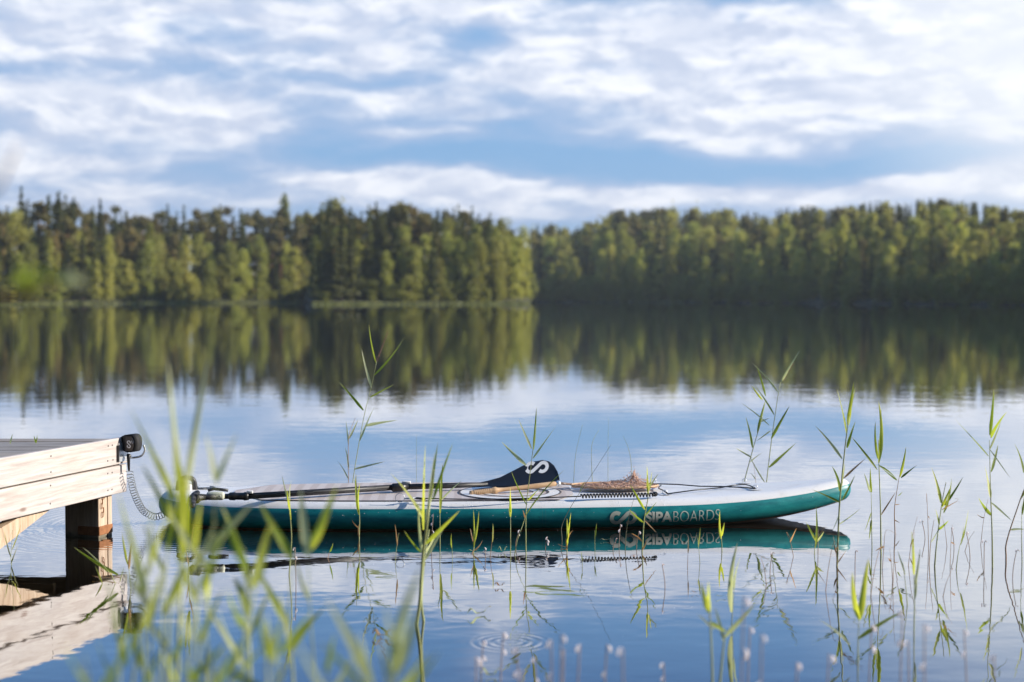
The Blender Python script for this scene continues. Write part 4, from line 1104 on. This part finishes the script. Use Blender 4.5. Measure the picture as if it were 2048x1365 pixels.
reed(5.98, [(1674, 1134), (1679, 1011), (1689, 906), (1696, 851), (1703, 815)], [(1696, 851, 1708, 762, .014, Y_), (1695, 845, 1711, 772, .010, Y_), (1693, 868, 1673, 772, .012, Y_), (1694, 896, 1711, 840, .012, G_), (1684, 918, 1630, 850, .011, P_), (1687, 957, 1731, 917, .008, D_), (1679, 983, 1664, 930, .012, Y_), (1681, 1006, 1624, 979, .009, G_), (1684, 1001, 1710, 950, .009, G_), (1677, 1030, 1665, 1060, .006, P_), (1680, 985, 1690, 925, .008, Y_), (1677, 1050, 1722, 1015, .004, P_)], 'tall leafy reed standing right in front of the bow tip', r=.0035, dry_base=True)
reed(6.24, [(1629, 1112), (1630, 1090), (1632, 1060)], [(1631, 1096, 1632, 1012, .011, Y_), (1631, 1082, 1612, 1043, .010, Y_), (1632, 1085, 1648, 1062, .009, Y_), (1632, 1080, 1655, 1046, .004, D_)], 'low bright reed fan under the rising bow', r=.002)
reed(6.24, [(1762, 1112), (1761, 1020), (1758, 931), (1757, 880)], [(1757, 926, 1757, 798, .016, Y_), (1756, 918, 1751, 840, .010, G_), (1757, 915, 1762, 815, .010, Y_), (1754, 940, 1703, 872, .011, G_), (1757, 931, 1796, 960, .008, G_), (1762, 1031, 1792, 982, .006, D_)], 'straight reed with a thick spear of leaves right of the bow', r=.0032)
reed(6.4, [(1744, 1098), (1743, 1020), (1742, 960)], [(1743, 985, 1741, 935, .009, G_), (1741, 985, 1728, 945, .009, P_), (1742, 1026, 1729, 1062, .008, G_), (1743, 1040, 1738, 1080, .009, G_)], 'shorter reed with drooping leaves directly left of the spear leaved reed', r=.002)
reed(6.8, [(1790, 1069), (1789, 1020), (1794, 981), (1799, 951)], [(1800, 954, 1812, 892, .011, Y_), (1802, 956, 1834, 930, .010, G_), (1794, 961, 1764, 936, .007, G_), (1796, 992, 1805, 984, .008, Y_), (1790, 1010, 1800, 1008, .004, D_), (1789, 1040, 1800, 1046, .004, D_)], 'small curly jointed reed to the right of the spear leaved reed', r=.0024, stem_m=M_stemD)
reed(5.96, [(1869, 1136), (1873, 1090), (1884, 1006), (1892, 965)], [(1882, 1006, 1863, 934, .013, Y_), (1887, 1026, 1903, 955, .016, Y_), (1884, 1015, 1900, 975, .010, Y_), (1889, 1011, 1926, 953, .009, G_), (1878, 1050, 1871, 1018, .012, Y_), (1876, 1060, 1898, 1040, .009, G_), (1884, 1020, 1918, 1000, .004, D_)], 'bushy low reed with broad bright leaves at the right', r=.003)
reed(6.0, [(1858, 1133), (1862, 1080), (1868, 1040)], [(1862, 1085, 1880, 1050, .004, P_)], 'thin pinkish stem leaning by the bushy low reed', r=.0018, stem_m=M_stemD)
reed(5.9, [(1912, 1142), (1916, 1110), (1923, 1079)], [(1923, 1082, 1937, 1018, .014, Y_), (1921, 1090, 1926, 1050, .007, G_)], 'short single leafed reed right of the bushy low reed', r=.002)
reed(5.95, [(1985, 1137), (1984, 1060), (1981, 981), (1979, 881)], [(1980, 871, 1988, 778, .012, G_), (1982, 876, 2014, 822, .013, G_), (1982, 944, 1996, 888, .013, G_), (1981, 996, 1970, 932, .015, Y_), (1977, 913, 1908, 836, .008, G_), (1982, 1031, 1957, 994, .013, G_), (1979, 900, 2003, 838, .007, P_), (1981, 1005, 2024, 1040, .008, P_), (1980, 900, 2020, 955, .005, P_)], 'tall dark leaved reed near the right edge of the photo', r=.0032)
reed(6.1, [(2012, 1122), (2013, 1085), (2035, 1016), (2050, 975), (2075, 920)], [(2047, 946, 2029, 886, .012, G_), (2040, 1000, 2070, 940, .010, G_), (2020, 1060, 2050, 1058, .008, P_)], 'bare leaning reed at the very right edge', r=.003, stem_m=M_stemD)
reed(6.05, [(2044, 1128), (2043, 1060), (2044, 1010)], [(2044, 1030, 2050, 980, .008, G_)], 'upright thin reed at the very right edge below the leaning one', r=.002)
reed(5.8, [(377, 1156), (378, 1100), (377, 1071)], [(378, 1074, 369, 1003, .012, Y_), (378, 1072, 380, 1010, .011, Y_), (377, 1040, 378, 985, .007, G_), (378, 1100, 387, 1046, .006, D_), (377, 1130, 369, 1092, .005, D_)], 'sharp yellow green reed before the board tail', r=.002)
reed(5.85, [(1003, 1155), (1003, 1150)], [], 'short stub', r=.001) if False else None
reed(6.0, [(24, 1138), (22, 1110), (27, 1045)], [(22, 1115, 8, 1060, .005, P_), (24, 1100, 42, 1048, .004, Y_), (22, 1128, 36, 1090, .005, P_)], 'thin grass clump beside the diagonal jetty brace', r=.0015)
reed(5.6, [(232, 1171), (222, 1150), (205, 1130), (190, 1118)], [(236, 1150, 148, 1091, .013, G_), (215, 1145, 165, 1092, .007, P_), (240, 1165, 250, 1130, .006, G_), (205, 1168, 190, 1130, .006, Y_), (238, 1168, 210, 1240, .012, D_)], 'low reed with a long leaf stretched before the jetty post', r=.0016)
reed(5.5, [(262, 1181), (258, 1140), (248, 1080), (243, 1062)], [(256, 1130, 244, 1068, .009, Y_), (258, 1140, 262, 1085, .010, D_)], 'narrow reed between the jetty post and the coiled cord', r=.0016)
# nearer, out-of-focus reeds on the right
reed(4.4, [(1716, wb(4.4)), (1716, 1290), (1718, 1240)], [(1719, 1240, 1705, 1140, .019, Y_), (1720, 1238, 1737, 1115, .022, Y_), (1716, 1278, 1810, 1218, .014, G_), (1700, 1290, 1636, 1236, .010, P_)], 'blurred forked green reed rising from the bottom right of centre', r=.003)
reed(3.9, [(1425, wb(3.9)), (1424, 1330), (1420, 1240), (1416, 1200)], [(1418, 1225, 1402, 1165, .016, Y_), (1419, 1225, 1417, 1160, .014, Y_), (1422, 1245, 1455, 1262, .012, Y_), (1428, 1260, 1395, 1228, .008, P_)], 'blurred pale fork of reed leaves at the bottom right of centre', r=.004)
reed(3.95, [(1436, wb(3.95)), (1445, 1310), (1450, 1270)], [(1450, 1275, 1512, 1205, .014, P_), (1448, 1285, 1430, 1215, .012, P_)], 'blurred reed with one leaf reaching right at the bottom right of centre', r=.0045)
reed(4.9, [(1463, wb(4.9)), (1466, 1210), (1470, 1150)], [(1463, 1225, 1475, 1080, .020, P_), (1468, 1180, 1482, 1110, .010, P_)], 'pale blurred reed blade under the end of the lettering', r=.002)
reed(4.8, [(1828, wb(4.8)), (1829, 1180), (1826, 1110)], [(1828, 1150, 1823, 1058, .010, Y_), (1830, 1170, 1840, 1095, .008, P_), (1829, 1200, 1833, 1140, .008, P_)], 'soft pale upright reed between the two groups of reeds at the right', r=.0028)
reed(5.2, [(1815, wb(5.2)), (1812, 1180), (1806, 1125)], [(1810, 1150, 1795, 1100, .006, P_)], 'soft thin leaning stem left of the pale upright reed', r=.002)
# the blurred reed in front of the paddle ferrule
reed(4.9, [(833, 1253), (840, 1200), (846, 1110), (855, 1040), (862, 985), (868, 940)], [(847, 1060, 851, 882, .015, Y_), (861, 1005, 876, 884, .012, G_), (866, 1000, 906, 884, .011, G_), (848, 1040, 781, 944, .015, Y_), (851, 1088, 920, 1020, .016, Y_), (842, 1105, 808, 1060, .010, G_), (852, 1060, 870, 900, .010, P_), (846, 1110, 838, 1000, .012, P_)], 'large soft yellow green reed left of centre standing before the board', r=.0075)
reed(4.95, [(848, 1250), (843, 1200), (848, 1130), (858, 1060)], [(850, 1120, 896, 1040, .012, P_), (850, 1110, 880, 1060, .010, P_)], 'second stem twisted around the large soft reed left of centre', r=.006, stem_m=M_stemG)
# foreground clump at the lower left, strongly out of focus
FGR = [
 (3.3, [(352, 1500), (358, 1250), (368, 1100), (362, 1010)], [(362, 1010, 338, 738, .020, P_), (372, 1000, 412, 742, .020, P_), (350, 1000, 270, 832, .020, Y_), (365, 1120, 350, 900, .026, Y_), (372, 1100, 362, 940, .024, Y_), (368, 1110, 372, 960, .022, Y_), (350, 1060, 290, 940, .016, G_)], 'blurred bright reed clump rising highest at the left in front of the board tail', .006),
 (3.2, [(415, 1520), (412, 1300), (420, 1150), (432, 970)], [(430, 962, 411, 872, .014, P_), (432, 966, 470, 874, .014, P_), (415, 1105, 502, 1010, .020, P_), (418, 1140, 345, 1030, .018, P_), (414, 1200, 440, 1090, .016, Y_)], 'blurred pale reed with a V of leaves right of the tallest left clump', .004),
 (3.4, [(505, 1480), (500, 1330), (497, 1230), (500, 1170)], [(500, 1180, 446, 1018, .020, G_), (507, 1176, 545, 1054, .020, Y_), (497, 1235, 470, 1160, .026, G_), (500, 1270, 540, 1180, .014, P_), (492, 1330, 408, 1200, .014, P_)], 'blurred reed with dark green leaf before the left part of the hull', .0055),
 (3.5, [(590, 1470), (585, 1330), (578, 1240), (585, 1120)], [(585, 1118, 524, 1008, .022, G_), (575, 1250, 522, 1150, .022, G_), (580, 1300, 560, 1190, .014, P_), (585, 1300, 645, 1220, .018, G_)], 'blurred reed with broad slanting leaf left of the thin double tipped reed', .004),
 (3.5, [(640, 1480), (630, 1350), (620, 1220), (617, 1130)], [(617, 1112, 603, 985, .024, P_), (622, 1098, 668, 980, .024, Y_), (618, 1200, 596, 1130, .012, P_)], 'blurred forked reed with one pale and one bright leaf before the paddle shaft', .003),
 (3.0, [(310, 1600), (306, 1400), (300, 1280), (296, 1180)], [(296, 1190, 262, 1070, .014, Y_), (300, 1250, 330, 1130, .014, P_), (298, 1150, 305, 1010, .010, P_), (300, 1220, 240, 1140, .012, P_)], 'blurred pale reed right of the jetty post', .0045),
 (2.9, [(345, 1620), (338, 1400), (335, 1300), (340, 1200)], [(340, 1210, 400, 1110, .014, Y_), (335, 1300, 262, 1200, .012, P_), (338, 1330, 390, 1240, .014, G_)], 'blurred thick yellow reed stalk at the bottom left', .0085),
 (3.1, [(248, 1580), (262, 1400), (285, 1200), (300, 1100)], [(286, 1200, 240, 1000, .012, Y_), (292, 1150, 330, 1040, .014, Y_), (255, 1330, 220, 1230, .012, G_), (262, 1300, 300, 1220, .012, G_)], 'blurred slanting green reed before the reflected jetty', .004),
 (2.6, [(545, 1680), (540, 1450), (535, 1330), (540, 1250)], [(538, 1320, 520, 1230, .014, Y_), (542, 1310, 565, 1240, .014, Y_), (540, 1400, 460, 1340, .018, G_)], 'blurred short reed blade at the bottom edge left of centre', .005),
 (2.6, [(760, 1700), (748, 1450), (730, 1340), (700, 1270)], [(735, 1350, 660, 1200, .016, P_), (745, 1370, 720, 1270, .010, P_), (752, 1400, 690, 1330, .014, P_)], 'blurred leaning pale reed at the bottom left of centre', .004),
 (2.5, [(790, 1740), (782, 1500), (788, 1360), (800, 1290)], [(790, 1350, 838, 1220, .022, P_), (785, 1350, 770, 1220, .012, P_), (790, 1400, 850, 1310, .014, Y_)], 'very blurred broad pale reed at the bottom left of centre', .004),
 (2.3, [(210, 1750), (200, 1500), (180, 1380), (165, 1310)], [(180, 1380, 130, 1290, .010, G_), (190, 1400, 270, 1280, .014, G_), (195, 1420, 160, 1340, .010, P_)], 'very blurred thin grass before the reflected jetty boards', .003),
 (2.4, [(420, 1720), (415, 1500), (430, 1370), (450, 1290)], [(430, 1380, 500, 1270, .014, G_), (420, 1400, 370, 1330, .018, G_), (425, 1380, 410, 1280, .010, P_)], 'very blurred dark green reed at the bottom edge under the board tail', .0035),
 (3.0, [(455, 1600), (462, 1365), (492, 1271), (512, 1165)], [(512, 1170, 540, 1052, .022, Y_), (495, 1262, 458, 1180, .020, G_), (485, 1330, 437, 1218, .015, P_), (470, 1365, 520, 1300, .010, G_)], 'blurred reed leaning right with a bright top leaf under the paddle clamp', .005),
 (2.8, [(470, 1650), (485, 1400), (492, 1140), (478, 1095)], [(492, 1135, 455, 1050, .018, G_), (490, 1180, 520, 1120, .010, P_)], 'blurred reed with a dark drooping leaf left of centre under the hull', .0035),
 (2.7, [(560, 1650), (556, 1450), (552, 1330)], [(552, 1330, 532, 1235, .018, P_), (558, 1310, 620, 1232, .015, G_), (552, 1380, 590, 1300, .010, P_)], 'blurred pair of leaves at the bottom edge, one pale and one dark', .004),
 (2.6, [(765, 1750), (750, 1500), (735, 1370)], [(742, 1365, 662, 1212, .020, P_), (745, 1390, 652, 1290, .012, G_)], 'very blurred broad pale leaf slanting left at the bottom', .003),
 (2.5, [(800, 1800), (790, 1560), (786, 1400)], [(786, 1350, 840, 1145, .022, P_), (788, 1400, 760, 1280, .010, P_), (790, 1420, 870, 1310, .014, G_)], 'very blurred broad pale blade slanting right before the large soft reed', .003),
 (2.8, [(285, 1650), (290, 1400), (287, 1250), (296, 1170)], [(292, 1180, 265, 1085, .014, P_), (288, 1260, 318, 1160, .014, Y_), (285, 1340, 256, 1240, .014, G_), (286, 1380, 322, 1300, .012, G_)], 'blurred yellow green reed between the jetty reflection and the board tail', .005),
 (2.7, [(365, 1680), (372, 1440), (380, 1300), (398, 1180)], [(398, 1185, 442, 1070, .016, Y_), (384, 1290, 350, 1190, .014, P_), (376, 1365, 445, 1290, .016, G_), (372, 1400, 330, 1310, .014, Y_)], 'blurred thick stalk with bright leaves at the bottom left under the board tail', .006),
 (2.9, [(660, 1640), (655, 1420), (656, 1330)], [(653, 1345, 668, 1275, .012, G_), (655, 1400, 700, 1320, .012, P_)], 'blurred dark leaf tip at the bottom edge below the sheaf reed', .0025),
 (3.3, [(318, 1560), (322, 1300), (330, 1150), (345, 1040)], [(342, 1060, 322, 930, .014, Y_), (336, 1100, 372, 985, .015, Y_), (330, 1150, 288, 1050, .012, G_), (326, 1230, 362, 1130, .014, Y_)], 'blurred bright reed just left of the tallest clump before the board tail', .004),
 (3.1, [(400, 1560), (396, 1300), (392, 1190), (388, 1100)], [(388, 1110, 402, 1000, .016, Y_), (390, 1150, 430, 1050, .013, P_), (392, 1210, 352, 1110, .012, Y_), (396, 1290, 440, 1190, .013, G_)], 'blurred bright reed directly right of the tallest clump at the left', .004),
 (2.9, [(232, 1650), (236, 1450), (240, 1330), (232, 1240)], [(236, 1260, 212, 1160, .010, P_), (238, 1320, 270, 1230, .012, Y_), (236, 1380, 198, 1290, .010, G_)], 'blurred slim reed over the reflected jetty corner', .003),
 (2.2, [(680, 1800), (675, 1560), (640, 1400)], [(660, 1400, 600, 1290, .010, P_), (665, 1420, 705, 1310, .008, G_)], 'very blurred thin reed at the bottom edge below the paddle shaft', .003),
]
for D, st, lv, lb, r in FGR: reed(D * .82, st, [(a, b, a + (c - a) * 1.12, b + (d - b) * 1.12, w_, k_) for a, b, c, d, w_, k_ in lv], lb, r=r * .9, wk=.82)

for k in range(16):                       # dead and broken stalks standing in the water
    px = rl.choice([rl.uniform(1560, 2040), rl.uniform(1700, 2040), rl.uniform(1450, 2040)]); D = rl.uniform(5.3, 6.5); y0_ = wb(D); h = rl.uniform(40, 120); ln = rl.uniform(-18, 22)
    st = [(px, y0_), (px + ln * .4, y0_ - h * .55), (px + ln, y0_ - h)]
    if k % 3 == 0: st.append((px + ln + rl.uniform(-25, 25), y0_ - h + rl.uniform(8, 25)))
    reed(D, st, [(px + ln * .5, y0_ - h * .6, px + ln * .5 + rl.uniform(-22, 22), y0_ - h * .6 + rl.uniform(-30, 20), .006, D_)] if k % 2 else [], 'thin brown dead reed stalk standing in the open water right of the lettering', r=.0013, stem_m=M_stemD, group='dead reed stalks at the right')
for k, px in enumerate((655, 790, 905, 980, 1165, 1190, 1375, 1400)):
    D = rl.uniform(5.9, 6.5); y0_ = wb(D); h = rl.uniform(25, 70); ln = rl.uniform(-8, 12)
    reed(D, [(px, y0_), (px + ln * .4, y0_ - h * .5), (px + ln, y0_ - h)], [(px + ln * .6, y0_ - h * .6, px + ln + rl.uniform(-8, 8), y0_ - h * 1.3, .006, rl.choice('YGD'))], 'small thin reed shoot standing close in front of the teal side of the board', r=.0013, stem_m=rl.choice((M_stemD, M_stemG)), group='small reed shoots before the board')
# small grass sprouts growing between the deck boards
sprout(20, 888, .05, 2, 'pale grass sprout on the jetty deck at the left edge', 'P')
sprout(72, 887, .045, 4, 'bright green grass sprout growing between the jetty deck boards')

# ------------------------------------------------------------------ flowering water stalks
def stalk(px, py, H, D, lean, nf, label, group, dead=False):
    b = at(px, py, D); b.z = 0; e = empty('water_flower', b, label, 'water plant', group); g = G()
    P = smooth_path([(0, 0, -.1), (0, 0, 0), (lean * .3, 0, H * .5), (lean, rl.uniform(-.01, .01), H)], 4)
    if dead: P = P[:-1] + [P[-1] + Vector((.004, 0, -.004)), P[-1] + Vector((.010, 0, -.010))]
    g.tube(P, [.0016] * len(P), 5); g.build('stalk', M_lob, e)
    for k in range(nf):
        z = H * (1 - .22 * k) - .004; s = rl.uniform(.0036, .0062) * (1 if D < 4.5 else .72); sx_ = rl.choice((-1, 1)) * s * 1.3
        i = (z / H); c = Vector((lean * i + sx_, 0, z)); g = G()
        g.tube([c + Vector((-sx_ * .8, 0, .003)), c, c + Vector((sx_ * .2, 0, -s)), c + Vector((sx_ * .35, 0, -s * 2.8))], [.0008, s * .45, s * .8, s * .55], 7); g.build('flower', M_flower, e)
for i, (px, top, base, nf) in enumerate([(1031, 1062, 1096, 2), (1091, 1076, 1100, 3), (971, 1097, 1122, 2), (1238, 1051, 1094, 2), (1226, 1078, 1104, 2), (1273, 1064, 1100, 1), (592, 1098, 1172, 2), (863, 1030, 1105, 3), (1636, 1060, 1110, 2)]):
    D = F * CAMH / (base - HORY); H = (base - top) / F * D
    stalk(px, base, H, D, rl.uniform(-.01, .02), nf, 'small sharp pinkish water stalk with tiny white flowers beside the board reflection', 'sharp water stalks beside the board')
for i, (px, fy) in enumerate([(953, 1335), (960, 1300), (1000, 1285), (1042, 1315), (1045, 1360), (1075, 1335), (1105, 1300), (1119, 1290), (1121, 1320), (1150, 1310), (1205, 1310), (1250, 1315), (1330, 1345), (1480, 1215), (1494, 1275), (1520, 1290), (1590, 1345), (1738, 1270), (1800, 1240), (1820, 1300), (1850, 1270), (1935, 1280), (1985, 1330), (1650, 1330)]):
    D = rl.uniform(2.9, 3.9); top = at(px, fy - 20, D); H = top.z
    if H < .06: D = 3.6; H = at(px, fy - 20, D).z
    b = at(px, fy, D)
    right = px > 1400
    stalk(px, fy, max(H, .05), D, rl.uniform(-.012, .012), rl.choice((1, 2, 2, 3)), 'blurred stalk with white bell flowers near the bottom right corner' if right else 'blurred stalk with white bell flowers near the bottom edge centre', 'blurred flower stalks at the right' if right else 'blurred flower stalks at the bottom centre')
for i, (px, base, H) in enumerate([(1940, 1120, .12), (1908, 1100, .10), (1850, 1080, .09), (1968, 1150, .14), (2025, 1160, .12), (1710, 1150, .10), (1540, 1150, .09), (1330, 1180, .10)]):
    D = F * CAMH / (base - HORY)
    stalk(px, base, H, D, rl.uniform(-.02, .02), 1, 'thin reddish leafless stalk standing in open water right of the middle', 'thin reddish stalks in open water', True)

# ------------------------------------------------------------------ floating leaves and bits
def floater(px, py, L, wd, ang, label, col, name='floating_leaf', curl=.2):
    p = atz(px, py, .004); d = Vector((math.cos(ang), math.sin(ang), 0)) * L
    (gf, uv) = leaf_strip(Vector((0, 0, .0)), d, wd, .15, face=Vector((.1, -.2, 1)).normalized())
    gf = ([Vector((v.x, v.y, .003 + curl * .02 * max(0, math.sin(i * .3)) + abs(v.z) * .2)) for i, v in enumerate(gf[0])], gf[1])
    o = leaf_obj(gf, uv, None, MATS[col], name); o.location = p; tag(o, label, 'leaf')
floater(1046, 1177, .22, .030, R(4), 'dark green blade floating flat below the paddle blade reflection', 'G')
floater(1070, 1180, .20, .026, R(-12), 'second dark blade floating across the one below the paddle blade', 'G')
floater(935, 1232, .10, .022, R(35), 'pale curled leaf floating below the centre of the board', 'P', curl=1)
floater(727, 1250, .05, .014, R(10), 'small pale leaf floating below the yellow green reed sheaf', 'P', curl=1)
floater(745, 1272, .06, .014, R(-5), 'brown leaf scrap floating just below the small pale leaf', 'D', curl=1)
floater(990, 1172, .04, .010, R(-20), 'tiny grey leaf scrap floating left of the dark green blades', 'D', curl=.6)
floater(1382, 1186, .03, .010, R(0), 'tiny brown leaf scrap floating right of the dark stem reflection', 'D')
floater(1430, 1195, .05, .008, R(15), 'pale sliver floating right of the tiny brown leaf scrap', 'P')
floater(1910, 1000, .03, .012, R(10), 'dark leaf scrap floating behind the bushy low reed', 'D')
floater(700, 1110, .12, .010, R(5), 'long thin pale blade floating under the reed sheaf', 'P')
floater(996, 1103, .04, .012, R(0), 'small white leaf bit floating on the dark reflection of the board', 'P', curl=1)
floater(935, 1103, .05, .006, R(0), 'white sliver floating left of the small white leaf bit', 'P')
floater(1200, 1081, .05, .006, R(8), 'thin pale sliver floating on the dark reflection left of the logo', 'P')
floater(1740, 1152, .03, .010, R(8), 'small brown scrap floating below the spear leaved reed', 'D')
floater(960, 1352, .06, .016, R(5), 'pale leaf floating at the bottom edge near the ripple rings', 'P', curl=1)
floater(240, 1158, .12, .02, R(170), 'brown leaf floating by the foot of the jetty post', 'D')

sp_ = []; ss_ = []
for k in range(420):
    y = rl.uniform(4.6, 9); p = Vector((rl.uniform(-.36, .40) * y, y, .003)); sp_.append(tuple(p)); ss_.append(rl.choice((.0012, .0016, .003)))
Q = quads(np.array(sp_), np.array(ss_)); Q[:, :, 2] = .003 + (Q[:, :, 2] - .003) * .2
tag(link(bpy.data.objects.new('floating_specks', quad_mesh('floating_specks', Q, M_flower))), 'tiny pale specks of pollen and plant bits floating on the water', 'debris', kind='stuff')
# ------------------------------------------------------------------ blurred twig close to the camera at the left
tw = empty('pine_twig', at(-60, 600, 1.5), 'out of focus leafy twig hanging in from the left edge over the far shore', 'twig'); O4 = tw.location.copy()
g = G(); g.tube(smooth_path([at(-80, 600, 1.5) - O4, at(40, 590, 1.5) - O4, at(100, 565, 1.52) - O4, at(150, 548, 1.53) - O4], 5), [.0055] * 4 + [.0045] * 4 + [.003] * 8, 6); g.build('branch', mat('twig_bark', (.22, .13, .08), rough=.8), tw)
for k in range(12):
    a = at(rl.uniform(-40, 150), rl.uniform(545, 580), 1.5) - O4
    (gf, uv) = leaf_strip(a, a + Vector((rl.uniform(.008, .03), rl.uniform(-.02, .02), rl.uniform(-.012, .012))), .010, .2); leaf_obj(gf, uv, tw, M_leafG)
(gf, uv) = leaf_strip(at(125, 555, 1.5) - O4, at(172, 570, 1.5) - O4, .018, .1, face=Vector((0, -1, .2))); leaf_obj(gf, uv, tw, M_leafP)
tw2 = empty('bare_twig', at(-20, 400, 1.4), 'faint out of focus bare twig at the left edge against the sky', 'twig'); O5 = tw2.location.copy()
g = G(); g.tube([at(-30, 400, 1.4) - O5, at(0, 372, 1.4) - O5, at(22, 320, 1.4) - O5, at(38, 292, 1.4) - O5], [.0022, .002, .0018, .001], 6); g.build('branch', mat('twig_grey', (.30, .24, .24), rough=.8), tw2)

# ------------------------------------------------------------------ air
hzm = bpy.data.materials.new('haze'); hzm.use_nodes = True; t = NT(hzm.node_tree); t.n.remove(t.n['Principled BSDF'])
pv_ = t.new('ShaderNodeVolumePrincipled'); pv_.inputs['Color'].default_value = (.86, .92, 1, 1); pv_.inputs['Density'].default_value = HAZE_D; pv_.inputs['Anisotropy'].default_value = .3
t.l.new(pv_.outputs[0], t.n['Material Output'].inputs['Volume'])
g = G(); g.box(-1200, 1200, -700, 2200, -4, 120); tag(g.build('haze', hzm, smooth=False), kind='stuff')
